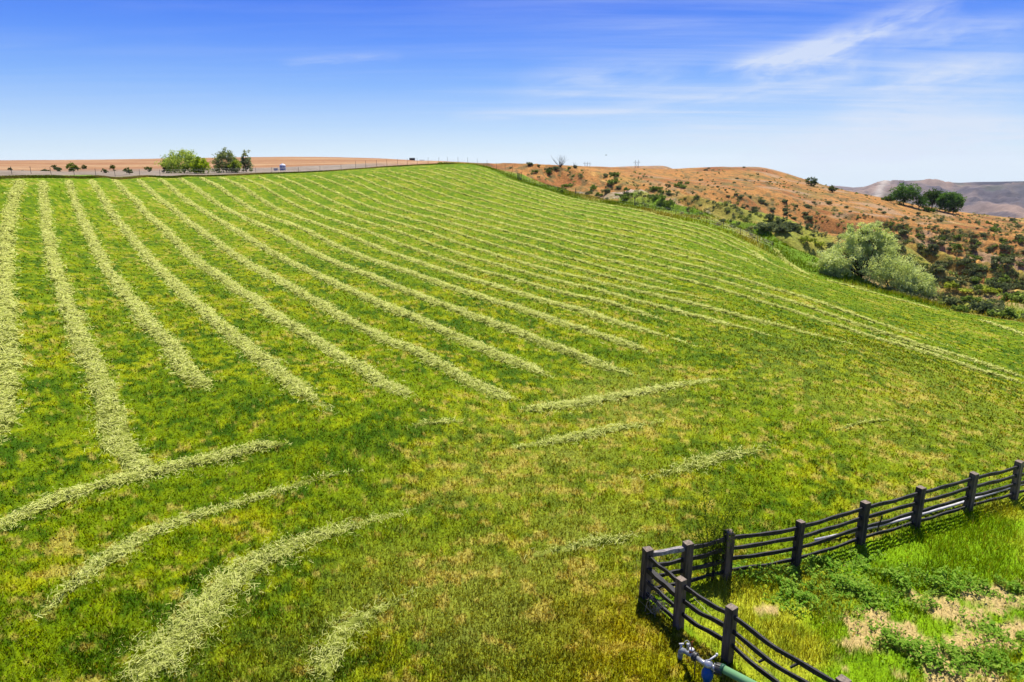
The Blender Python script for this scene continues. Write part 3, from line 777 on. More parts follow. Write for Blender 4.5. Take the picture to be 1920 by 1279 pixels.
# longer grass inside the fence
n = 230000
x = rng.uniform(3, 24, n); y = rng.uniform(8.5, 24, n)
ok = in_poly(x, y, PASTURE) & (np.abs(np.arctan2(x, y)) < .72)
bm = bare_mask(x, y)
ok &= rng.random(n) > bm * .97
x, y = x[ok], y[ok]
c = pasture_col(x, y) * np.clip(rng.normal(1, .3, len(x)), .4, 1.9)[:, None]
tall = fbm(x / 1.1, y / 1.1, 3, 511)
h_ = (.04 + .20 * rng.random(len(x)) ** 1.5) * (.45 + 1.1 * sstep(.35, .65, tall))
w_ = .010 + .014 * rng.random(len(x))
hd = rng.random(len(x)) < .05
c[hd] = lin(214, 214, 96, KG)
tag(blades('pasture_grass', x, y, h_, w_, c, M_GRASS, .35), 'tall green and yellow grass inside the fence', 'grass', kind='stuff')

# tall grass along the field's right edge and below the olive tree
n = 170000
x = rng.uniform(-20, 70, n); y = rng.uniform(70, 205, n)
ok = ~in_poly(x, y, FIELD)
x, y = x[ok], y[ok]
d = dist_poly(x, y, EDGE_ALL)
lim = np.where(x < 5, 10, np.where(x < 60, 24, 20))
ok = (d < lim) & (rng.random(len(x)) > d / lim * .8)
x, y, d = x[ok], y[ok], d[ok]
c = mixc(mixc(STRIP, STRIPY, sstep(.4, .65, fbm(x / 6, y / 10, 3, 191))), STRIPD, sstep(.42, .6, fbm(x / 9, y / 13, 3, 201)) * .9) * np.clip(rng.normal(1.1, .3, len(x)), .4, 1.8)[:, None]
h_ = (.15 + .3 * rng.random(len(x))) * (.5 + sstep(.35, .65, fbm(x / 4, y / 4, 3, 521))) * np.clip(d / 1.5, .3, 1)
w_ = .10 + .12 * rng.random(len(x))
tag(blades('edge_grass', x, y, h_, w_, c, M_GRASS, .3), 'tall uncut grass along the right-hand edge of the field', 'grass', kind='stuff')

# dark grass strip along the far edge of the field
n = 60000
t = rng.random(n) * (len(edge_far) - 3); i = (t.astype(int) + 1); f = t - t.astype(int)
ef = np.array(edge_far + edge_r[:3])
px_ = ef[i] * (1 - f[:, None]) + ef[i + 1] * f[:, None]
q = rng.random(n) ** 1.3 * 2.6 + .2
rad = np.hypot(px_[:, 0], px_[:, 1])
x = px_[:, 0] * (1 + q / rad); y = px_[:, 1] * (1 + q / rad)
c = mixc(lin(104, 128, 40, KG), lin(172, 164, 98, KG), sstep(.4, .65, fbm(x / 5, y / 5, 3, 531))) * np.clip(rng.normal(1, .3, n), .4, 1.8)[:, None]
tag(blades('border_grass', x, y, .08 + .16 * rng.random(n), .10 + .1 * rng.random(n), c, M_GRASS, .3), 'dark rank grass along the far edge of the field', 'grass', kind='stuff')

# broad-leaved weeds in the pasture
WEEDS = [(1560, 1105, .9, .5), (1500, 1120, .8, .4), (1640, 1060, .6, .4), (1700, 1090, .9, .45), (1760, 1095, .8, .4), (1610, 1120, .8, .4), (1720, 1120, .7, .3), (1655, 1200, .45, .35),
         (1715, 1225, .6, .3), (1880, 1180, .8, .3), (1900, 1240, .9, .35), (1820, 1240, .7, .3), (1850, 1095, .6, .3), (1460, 1085, .6, .3), (1540, 1060, .6, .3), (1390, 1075, .5, .3), (1480, 1070, .4, .3), (1915, 1110, .5, .3), (1760, 1250, .5, .25)]
xs, ys, sz = [], [], []
for (px, py, sx, sy) in WEEDS:
    a, b = ab(px, py); Y0 = CAM_Z / -b; X0 = float(a * Y0)
    n = int(1500 * sx * sy * 2.4)
    xx = rng.normal(X0, sx * .5, n); yy_ = rng.normal(Y0, sy * .8, n)
    k = fbm(xx / .3, yy_ / .3, 2, 541) > .42
    xs.append(xx[k]); ys.append(yy_[k])
xs = np.concatenate(xs); ys = np.concatenate(ys); n = len(xs)
g = H(xs, ys)
an = rng.random(n) * 2 * math.pi; tl = rng.normal(.25, .35, n); ln = .02 + .03 * rng.random(n)
D = np.c_[np.cos(an) * np.cos(tl), np.sin(an) * np.cos(tl), np.sin(tl)] * ln[:, None]
W = np.c_[-np.sin(an), np.cos(an), rng.normal(0, .3, n)] * (ln * .55)[:, None]
Pc = np.c_[xs, ys, g + .04 + .26 * rng.random(n) * sstep(.3, .7, fbm(xs / .4, ys / .4, 2, 551))]
cc = mixc(lin(96, 150, 34, .75), lin(168, 200, 76, .75), rng.random(n)) * (.7 + .5 * rng.random(n))[:, None]
sv, sf, sc = tri_strands(Pc, D, W, None, cc)
tag(obj('pasture_weeds', np_mesh('pasture_weeds', sv, sf, sc, False, M_GRASS)), 'dark broad-leaved weeds in low mats around the bare soil', 'weeds', kind='stuff')
# clods and pebbles on the bare soil
n = 9000
x = rng.uniform(7, 16, n); y = rng.uniform(9, 17, n)
ok = in_poly(x, y, PASTURE) & (rng.random(n) < bare_mask(x, y) + .02)
x, y = x[ok], y[ok]; n = len(x); g = H(x, y); s_ = .008 + .022 * rng.random(n) ** 2
off = np.array([(1, 0, 0), (0, 1, 0), (-1, 0, 0), (0, -1, 0), (0, 0, 1)])
v = (np.c_[x, y, g][:, None, :] + off[None] * s_[:, None, None] * (.7 + .6 * rng.random((n, 5, 1)))).reshape(-1, 3)
f = (np.arange(n)[:, None, None] * 5 + np.array([(0, 1, 4), (1, 2, 4), (2, 3, 4), (3, 0, 4)])[None]).reshape(-1, 3)
tag(obj('soil_clods', np_mesh('soil_clods', v, f, np.repeat(DIRT * (.5 + .6 * rng.random(n))[:, None], 5, axis=0), False, M_PAST)), 'small clods on the bare soil', 'clods', kind='stuff')

# ================================================================== TREES AND SHRUBS
def leaf_cloud(n, lobes, size, c1, c2, clump=.16, shell=.55, flip=.6, per=22, jit=.12):
    """leaf-sized quads in clumps through the volume of several ellipsoids; returns verts, faces, colours"""
    lob = np.array(lobes, float)
    vol = (lob[:, 3] * lob[:, 4] * lob[:, 5]) ** .75
    ncl = max(8, n // per)
    li = rng.choice(len(lob), ncl, p=vol / vol.sum())
    d = rng.normal(size=(ncl, 3)); d /= np.linalg.norm(d, axis=1)[:, None]
    rad = (shell + (1 - shell) * rng.random(ncl) ** .5) * rng.choice([1, .55, .8], ncl, p=[.7, .1, .2])
    d[:, 2] = np.where((d[:, 2] < -.35) & (rng.random(ncl) < flip), -d[:, 2], d[:, 2])
    cc = lob[li, :3] + d * rad[:, None] * lob[li, 3:6] * (1 + jit * rng.normal(size=(ncl, 1)))
    ci = rng.integers(0, ncl, n)
    cs = clump * lob[li, 3:6].mean(1)
    P = cc[ci] + rng.normal(size=(n, 3)) * cs[ci, None] * np.array([1, 1, .75])
    a = rng.normal(size=(n, 3)); a /= np.linalg.norm(a, axis=1)[:, None]
    b = np.cross(a, rng.normal(size=(n, 3))); b /= np.linalg.norm(b, axis=1)[:, None]
    s = size * (.6 + .8 * rng.random(n))
    tcl = rng.random(ncl)
    col = mixc(c1, c2, np.clip(tcl[ci] * .7 + .3 * rng.random(n), 0, 1)) * (.8 + .4 * rng.random(n))[:, None]
    P[:, 2] = np.maximum(P[:, 2], size * .3)
    return tri_strands(P, a * s[:, None], b * (s * .5)[:, None], None, col)

def branches(mb, base, tips, r0, bend=.25, n=6):
    for t in tips:
        b = np.array(base, float); t = np.array(t, float); k = 5
        mid = []
        off = rng.normal(size=3) * np.linalg.norm(t - b) * bend * .35
        for i in range(k + 1):
            q = i / k
            p = b * (1 - q) + t * q + off * math.sin(q * math.pi)
            mid.append(p)
        mb.tube(mid, [r0 * (1 - .8 * i / k) for i in range(k + 1)], n, True)

def tree(name, x, y, lobes, n, size, c1, c2, label, cat='tree', group=None, trunk_r=.16, trunk_h=None, mat=None, clump=.16, shell=.55, sink=.15, nb=None, twigs=0, z=None, flip=.6, per=22, jit=.12):
    z = float(H(x, y)[0]) - sink if z is None else z
    e = empty(name, (x, y, z), 0)
    tag(e, label, cat, group)
    v, f, c = leaf_cloud(n, lobes, size, c1, c2, clump, shell, flip, per, jit)
    crown = obj('crown', np_mesh('crown', v, f, c, False, mat or M_LEAF), e)
    mb = MB(); top = max(l[2] for l in lobes)
    th = trunk_h if trunk_h is not None else top * .25
    hd = np.array((rng.normal(0, .05) * th, rng.normal(0, .05) * th, th))
    mb.tube([(0, 0, -.3), hd * .5 + np.array([.03, 0, 0]), hd], [trunk_r * 1.25, trunk_r, trunk_r * .85], 10)
    tips = []
    for l in lobes:
        for _ in range(nb or 4):
            d = rng.normal(size=3); d /= np.linalg.norm(d); d[2] = abs(d[2]) * .8
            tips.append(np.array(l[:3]) + d * np.array(l[3:6]) * .85)
    branches(mb, hd * .92, tips, trunk_r * .5)
    for _ in range(twigs):
        l = lobes[int(rng.integers(len(lobes)))]
        d = rng.normal(size=3); d[2] = abs(d[2]) + .6; d /= np.linalg.norm(d)
        branches(mb, hd * .9, [np.array(l[:3]) + d * np.array(l[3:6]) * 1.15], trunk_r * .22, n=4)
    mb.build('trunk', M_BARK, e, True)
    return e

def at_px(px, py, Y):
    a, b = ab(px, py)
    return float(a * Y), float(Y)

OL1, OL2 = lin(164, 186, 96, .85), lin(234, 242, 168, .95)
# the big silvery tree on the rim and its neighbours
x, y = at_px(1612, 528, 107)
k = 107 / 1280.0
ztree = CAM_Z + float(ab(1612, 536)[1]) * 107
olive = tree('olive_tree', x, y, [(0, 0, 5.3, 4.7, 4.2, 2.6), (-1.2, -.3, 7.2, 3.2, 3.0, 1.9), (1.6, .4, 7.0, 3.0, 3.0, 1.8), (3.4, .2, 5.6, 2.6, 2.6, 2.0), (-3.9, 0, 4.2, 2.5, 2.4, 2.1), (3.0, -.3, 3.4, 2.4, 2.2, 1.7), (.3, 0, 8.4, 2.6, 2.6, 1.6)],
      26000, .11, OL1, OL2, 'large silver-green tree with dark forking trunk on the rim of the field', 'tree', None, .3, 1.7, clump=.115, shell=.35, nb=7, z=ztree, per=110, jit=.25)
x, y = at_px(1562, 520, 104)
tree('olive_shrub', x, y, [(0, 0, 2.6, 2.2, 2.0, 1.9), (-.9, 0, 1.7, 1.7, 1.6, 1.4), (.9, 0, 1.8, 1.8, 1.6, 1.4)], 9000, .10, OL1, OL2,
     'lower silver-green shrub at the left foot of the large silvery tree', 'shrub', None, .10, .6, clump=.13, per=45, jit=.22, flip=.2, z=CAM_Z + float(ab(1562, 524)[1]) * 104)
for (px, py, Y, h, w, lab) in ((1668, 549, 102, 6.4, 4.0, 'smaller silver-green tree with thin trunks just right of the large silvery tree'),
                               (1712, 562, 100, 4.4, 2.6, 'low rounded silver-green tree, farthest right of the silvery group on the rim')):
    x, y = at_px(px, py, Y)
    tree('olive_tree', x, y, [(0, 0, h * .62, w, w * .9, h * .33), (-w * .35, 0, h * .45, w * .6, w * .6, h * .3), (w * .5, 0, h * .42, w * .65, w * .6, h * .32)], 9000, .10, OL1, OL2, lab, 'tree', None, .11, 1.0,
         clump=.13, per=45, jit=.22, flip=.2, z=CAM_Z + float(ab(px, py + 4)[1]) * Y)

# far dark grove on the shoulder of the hill
DG1, DG2 = lin(62, 104, 44, .8), lin(120, 162, 70, .8)
GG = 'trees of the dark grove on the shoulder of the hill'
for (px, ptop, pbase, wpx, Y, c1, c2, lab) in (
        (1693, 353, 390, 42, 335, DG1, DG2, 'dark green broad tree, leftmost and tallest of the far grove'),
        (1722, 371, 394, 32, 330, DG1, lin(90, 124, 50, KG), 'low dark bushy tree second from left in the far grove'),
        (1746, 361, 396, 34, 345, lin(52, 84, 34, KG), lin(104, 134, 56, KG), 'mid green rounded tree in the middle of the far grove'),
        (1771, 362, 399, 26, 338, DG1, DG2, 'dark tall tree beside the rightmost one of the far grove'),
        (1787, 363, 400, 26, 340, DG1, DG2, 'dark green tree at the right end of the far grove'),
        (1664, 374, 384, 22, 338, lin(92, 122, 40, KG), lin(134, 158, 66, KG), 'light green low shrub at the left foot of the far grove'),
        (1742, 389, 397, 20, 325, lin(88, 124, 36, KG), lin(130, 160, 60, KG), 'light green small shrub in front of the far grove'),
        (1521, 337, 352, 20, 372, lin(60, 84, 40, KG), lin(110, 128, 70, KG), 'lone small tree standing on the slope of the dry hill skyline'),
        (1560, 353, 364, 15, 350, lin(96, 112, 52, KG), lin(140, 150, 84, KG), 'small round olive-green bush on the hill skyline right of the lone tree')):
    x, y = at_px(px, pbase, Y); s = Y / 1280
    h = (pbase - ptop) * s; w = wpx * s / 2
    Y *= .965; x, y = at_px(px, pbase, Y); zb = float(H(x, y)[0])
    h = max(h, CAM_Z + float(ab(px, ptop)[1]) * Y - zb)
    tree('grove_tree' if h > 4 else 'round_bush', x, y, [(0, 0, h * .55, w, w, h * .42), (-w * .4, 0, h * .42, w * .6, w * .6, h * .36), (w * .4, 0, h * .4, w * .62, w * .6, h * .36)], 2600 if h > 6 else 900, .36 if h > 6 else .26,
         c1, c2, lab, 'tree' if h > 4 else 'shrub', GG if 1650 < px else None, .2, h * .2, z=zb - .2)

# trees and shrubs behind the far edge of the field, at left
LG = 'bushy trees behind the far edge of the field'
for (px, ptop, pbase, wpx, Y, c1, c2, n, tw, lab) in (
        (346, 279, 326, 78, 152, lin(136, 164, 64, .9), lin(210, 224, 104, .9), 8000, 10, 'broadest bushy tree behind the field, green with a pale airy top'),
        (376, 294, 326, 40, 150, lin(130, 162, 30, .8), lin(204, 222, 60, .8), 3000, 0, 'yellow-green rounded bush against the right side of the broadest bushy tree'),  # bright yellow-green paints in the sunlit right side of the broad tree
        (313, 292, 325, 16, 154, lin(50, 66, 40, KG), lin(88, 104, 60, KG), 1400, 8, 'dark narrow shrub at the left side of the broadest bushy tree'),
        (425, 279, 323, 50, 156, lin(104, 122, 68, .8), lin(180, 190, 124, .8), 4600, 34, 'dark upright bushy tree with bare stems showing, in the middle'),
        (441, 294, 323, 22, 154, lin(124, 150, 44, .8), lin(184, 200, 76, .8), 1600, 0, 'small green bush at the right foot of the dark upright tree'),  # fresher green paints in the lit right side of the upright tree
        (462, 282, 321, 24, 158, lin(120, 134, 88, .8), lin(190, 196, 144, .8), 1700, 30, 'thin grey-green tree with sparse leaves, rightmost of the row')):
    x, y = at_px(px, pbase, Y); s = Y / 1280
    h = (pbase - ptop) * s; w = wpx * s / 2
    zb = float(H(x, y)[0])
    h = CAM_Z + float(ab(px, ptop)[1]) * Y - zb
    tree('bushy_tree', x, y, [(0, 0, h * .5, w * .85, w * .8, h * .4), (-w * .5, 0, h * .36, w * .52, w * .5, h * .34), (w * .5, 0, h * .36, w * .52, w * .5, h * .33), (.05 * w, 0, h * .74, w * .5, w * .5, h * .24)],
         n, .13, c1, c2, lab, 'tree', LG, .09, h * .12, clump=.15, twigs=tw, nb=5, flip=.0, per=30, jit=.16)

SM = [(42, 316, 9, 150), (18, 312, 7, 230), (87, 324, 10, 190), (102, 319, 11, 230), (110, 330, 12, 140), (138, 330, 20, 128), (243, 328, 14, 135), (82, 327, 9, 150), (196, 322, 9, 190),
      (212, 319, 12, 220), (278, 320, 13, 205), (158, 318, 9, 240)]
SG1, SG2 = lin(64, 86, 36, KG), lin(126, 144, 58, KG)
SLAB = ['grey-green low shrub left end of scrub belt', 'tiny shrub nearest the left picture edge in the scrub belt', 'dark shrub in the scrub beyond the second long row', 'dark shrub close behind the leafy bush at left',
        'green bush at the field edge behind the third long row', 'bright green leafy bush, largest at the field edge left of the trees', 'green bush at the field edge midway between the largest bush and the trees',
        'faint shrub beside the wire fence at left', 'pale shrub left of two low bushes in the scrub', 'low wide green shrub in the middle of the scrub belt', 'low shrub just left of the bushy trees', 'small shrub far back in the scrub belt']
for (px, py, wpx, Y), lab in zip(SM, SLAB):
    x, y = at_px(px, py, Y); w = wpx * Y / 1280 / 2
    tree('shrub', x, y, [(0, 0, w * .8, w, w, w * .85), (w * .4, 0, w * .6, w * .6, w * .6, w * .6)], 420, .13, SG1, SG2 if px != 138 else lin(150, 176, 44, KG), lab, 'shrub', None, .04, .2, sink=.05)

# sagebrush: a few shapes, copied
def bush_mesh(n, c1, c2, sz=.11):
    lobes = [(0, 0, .42, .8, .8, .42)] + [(rng.uniform(-.6, .6), rng.uniform(-.6, .6), rng.uniform(.25, .5), rng.uniform(.35, .6), rng.uniform(.35, .6), rng.uniform(.28, .42)) for _ in range(4)]
    v, f, c = leaf_cloud(n, lobes, sz, c1, c2, .2, .5)
    return np_mesh('sagebrush', v, f, c, False, M_SAGE)
SA1, SA2 = lin(92, 108, 62, .75), lin(160, 168, 108, .75)
DK = [bush_mesh(520, SA1, SA2) for _ in range(4)]
GRN = [bush_mesh(520, lin(104, 132, 50, .75), lin(164, 184, 80, .75)) for _ in range(3)]
YG = [bush_mesh(520, lin(150, 170, 44, .8), lin(214, 218, 84, .85)) for _ in range(2)]
REG = [  # px0, px1, py0, py1, count, size metres, kinds, slope of the band (py per px), group
    (1760, 1925, 415, 545, 92, (1.2, 2.6), DK + GRN[:2], 0, 'sagebrush on the slope right of the silvery tree'),
    (1640, 1800, 398, 470, 40, (1.1, 2.4), DK + GRN[:1], .1, 'sagebrush on the slope right of the silvery tree'),
    (1000, 1290, 318, 372, 46, (1.1, 2.6), DK[:2] + GRN, .12, 'shrubs in the gully beyond the field'),
    (1380, 1560, 372, 438, 40, (1.2, 3.0), DK, .12, 'dark sagebrush at the foot of the dry hill'),
    (1300, 1640, 322, 385, 40, (.9, 1.8), DK, .12, 'scattered sagebrush on the orange hill face'),
]
LABS = {'sagebrush on the slope right of the silvery tree': 'one of many dark rounded sagebrush clumps on the slope right of the silvery tree',
        'shrubs in the gully beyond the field': 'one of the grey-green shrubs dotted over the gully beyond the field crest',
        'dark sagebrush at the foot of the dry hill': 'one of the dark sagebrush clumps at the foot of the orange hill',
        'scattered sagebrush on the orange hill face': 'one of the small dark sagebrush dots high on the orange hill face'}
def place_bush(px, py, size, me, label, group, name='sagebrush', cat='shrub', lo=85, sq=1.0):
    gxp, gyp, gzp = ground_hit(px, py, lo, 470, True)
    if gyp > 465: return None
    if in_poly(np.array([gxp]), np.array([gyp]), FIELD)[0]: return None
    if group and dist_poly(np.array([gxp]), np.array([gyp]), EDGE_ALL)[0] < 9: return None
    o = obj(name, me, None, (gxp, gyp, gzp - .1)); o.rotation_euler = (0, 0, random.uniform(0, 6.28))
    s = size / 1.7; o.scale = (s * random.uniform(.85, 1.2), s * random.uniform(.85, 1.2), s * sq * random.uniform(.8, 1.15))
    return tag(o, label, cat, group)
for (x0, x1, y0, y1, cnt, (s0, s1), kinds, sl, grp) in REG:
    k = 0; tries = 0
    while k < cnt and tries < cnt * 8:
        tries += 1
        px = random.uniform(x0, x1); py = random.uniform(y0, y1) + sl * (px - (x0 + x1) / 2)
        if float(vnoise(px / 26, py / 12, 88)) < .38: continue
        if place_bush(px, py, random.uniform(s0, s1) * random.choice([.8, 1, 1, 1.25]), random.choice(kinds), LABS[grp], grp): k += 1
ONE = [  # single ones that can be pointed at
    (1247, 393, 3.6, GRN[0], 1.1, 'bright green dense bush at the field edge where the eroded bank ends'),
    (1430, 432, 4.4, DK[1], .6, 'widest dark low thicket at the foot of the orange hill'),
    (1030, 322, 2.8, DK[0], 1.0, 'dark bush under the bare dead stems on the gully rim'),
    (993, 311, 2.6, DK[2], .9, 'dark round bush on the skyline beside the golden slope'),
    (1010, 312, 1.4, DK[3], .9, 'small dark bush on the skyline just right of a bigger one'),
    (958, 316, 1.2, DK[1], 1.0, 'tiny dark bush alone on the golden slope near the crest'),
    (1150, 345, 3.6, GRN[1], .8, 'broad grey-green thicket in the upper gully'),
    (1065, 352, 3.2, GRN[2], .8, 'broad green thicket low in the gully near the field'),
    (1140, 362, 2.6, DK[3], .9, 'dark bush on the pale eroded bank'),
    (1050, 361, 1.9, GRN[0], .7, 'small pale shrub near the field edge below the gully thicket'),
    (1510, 455, 3.0, YG[0], .8, 'yellow-green bush at the hill foot left of the silvery tree'),
    (1535, 462, 2.4, YG[1], .8, 'pale yellow-green bush just behind the silvery tree at left'),
    (1560, 462, 2.2, DK[0], .9, 'dark bush just left above the silvery tree'),
    (1782, 540, 2.6, YG[0], .9, 'golden-green bush in the valley right of the silvery trees'),
    (1812, 548, 2.4, YG[1], .7, 'yellow-green mat of brush right of the golden-green bush'),
    (1785, 573, 2.6, DK[2], 1.0, 'dark purple-grey bush by the rim at right'),
    (1800, 584, 1.8, GRN[2], 1.1, 'bright green small bush in front of the dark one by the rim'),
    (1836, 588, 3.0, DK[0], .9, 'dark bush by the rim next to the right-hand grey one'),
    (1822, 566, 2.4, GRN[1], .9, 'green bush behind the dark ones by the rim'),
    (1878, 596, 3.0, GRN[0], .8, 'grey-green wide bush by the rim near the right picture edge'),
    (1862, 590, 1.9, DK[3], .9, 'low dark bush left against the wide grey-green one'),
    (1897, 566, 4.0, GRN[1], .9, 'large dark green bush near the right picture edge'),
    (1855, 548, 3.0, YG[1], .8, 'yellowish brush patch near the pale path at right'),
    (1865, 527, 2.0, DK[1], 1.0, 'dark round bush above the pale path at right'),
    (1376, 446, 2.0, GRN[0], .6, 'low green shrub on the grassy strip past the fence line'),
]
for (px, py, s, me, sq, lab) in ONE:
    place_bush(px, py, s, me, lab, None, 'bush', 'shrub', 80, sq)
# the smaller brush nobody could count: one object
pxs = np.r_[rng.uniform(990, 1925, 1500), rng.uniform(1640, 1925, 1700)]; pys = np.r_[rng.uniform(318, 450, 1500), rng.uniform(405, 600, 1700)]
V_, F_, C_ = [], [], []; off = 0
for px, py in zip(pxs, pys):
    if float(vnoise(px / 30, py / 14, 99)) < .40: continue
    hx, hy, hz = ground_hit(px, py, 85, 470, True)
    if hy > 465 or in_poly(np.array([hx]), np.array([hy]), FIELD)[0] or dist_poly(np.array([hx]), np.array([hy]), EDGE_ALL)[0] < 6: continue
    w = random.uniform(.25, .8)
    t = random.random()
    c1, c2 = (SA1, SA2) if t < .45 else ((lin(126, 146, 60, .7), lin(186, 196, 96, .75)) if t < .8 else (lin(160, 150, 90, .7), lin(210, 200, 130, .75)))
    v, f, c = leaf_cloud(60, [(0, 0, w * .4, w, w, w * .5)], .13, c1, c2, .25, .4)
    V_.append(v + np.array([hx, hy, hz - .05])); F_.append(f + off); C_.append(c); off += len(v)
tag(obj('low_brush', np_mesh('low_brush', np.concatenate(V_), np.concatenate(F_), np.concatenate(C_), False, M_SAGE)), 'low dry brush scattered over the hillsides', 'brush', kind='stuff')

# bare dead stems on the gully rim
for (px, py, Y, h, w, n, lab) in ((1050, 322, 235, 4.2, 3.0, 26, 'bare dead bush with spiky stems on the gully rim'), (1078, 320, 250, 3.0, 1.2, 9, 'two bare snags standing just right of the spiky dead bush')):
    x, y = at_px(px, py, Y); z = float(H(x, y)[0])
    mb = MB()
    for _ in range(n):
        t = np.array([rng.normal(0, w * .45), rng.normal(0, w * .4), h * rng.uniform(.6, 1)])
        branches(mb, (rng.normal(0, .2), rng.normal(0, .2), -.1), [t], .06, n=4)
    o = mb.build('dead_bush', M_BARK); o.location = (x, y, z); tag(o, lab, 'dead bush')

# spindly weed growing through the fence, and dry stalks at the corner
def weed_shrub():
    X, Y, Z = ground_hit(1332, 1088)
    e = empty('leafy_sapling', (X, Y, Z)); tag(e, 'spindly leafy sapling growing up through the fence near its corner', 'sapling')
    tips = [(1316, 905), (1330, 935), (1300, 950), (1388, 918), (1372, 940), (1395, 935), (1348, 960), (1285, 985), (1360, 985), (1325, 975), (1340, 1000), (1372, 1005), (1310, 1000)]
    mb = MB(); v_, f_, c_ = [], [], []; off = 0
    for (px, py) in tips:
        a, b = ab(px, py); Yt = Y + rng.uniform(-.1, .5)
        t = np.array([a * Yt - X, Yt - Y, CAM_Z + b * Yt - Z], float)
        k = 10; o_ = rng.normal(size=3) * .08; pts = []
        st = np.array([rng.normal(0, .08), rng.normal(0, .06), 0])
        for i in range(k + 1):
            q = i / k
            pts.append(st * (1 - q) + t * np.array([q ** 1.3, q, q]) + o_ * math.sin(q * 3.1))
        mb.tube(pts, [.012 * (1 - .7 * i / k) for i in range(k + 1)], 5)
        P = []
        for i in range(3, k + 1):
            m_ = 34
            P.append(pts[i] + rng.normal(size=(m_, 3)) * np.array([.055, .055, .09]))
        P = np.concatenate(P); n = len(P)
        a_ = rng.normal(size=(n, 3)); a_ /= np.linalg.norm(a_, axis=1)[:, None]
        b_ = np.cross(a_, rng.normal(size=(n, 3))); b_ /= np.linalg.norm(b_, axis=1)[:, None]
        s = .018 + .016 * rng.random(n)
        c = mixc(lin(70, 104, 20, .7), lin(170, 186, 50, .8), rng.random(n))
        v, f, cc = tri_strands(P, a_ * s[:, None], b_ * (s * .5)[:, None], None, c)
        v_.append(v); f_.append(f + off); c_.append(cc); off += len(v)
    mb.build('stems', M_BARK, e, True)
    obj('leaves', np_mesh('leaves', np.concatenate(v_), np.concatenate(f_), np.concatenate(c_), False, M_LEAF), e)
weed_shrub()
for (px, py, n, h, lab) in ((1228, 1105, 26, .9, 'pale dry stalks at the fence corner behind the top rail'), (1228, 1150, 24, .45, 'tangle of dead branches under the rails at the fence corner')):
    X, Y, Z = ground_hit(px, py); mb = MB()
    for _ in range(n):
        t = (rng.normal(0, .25), rng.normal(0, .2), h * rng.uniform(.4, 1.2))
        branches(mb, (rng.normal(0, .2), rng.normal(0, .12), 0), [t], .006, .5, 4)
    o = mb.build('dry_stalks', plain_mat('straw_stalk', (.42, .34, .2), .9)); o.location = (X, Y, Z); tag(o, lab, 'dead stalks')

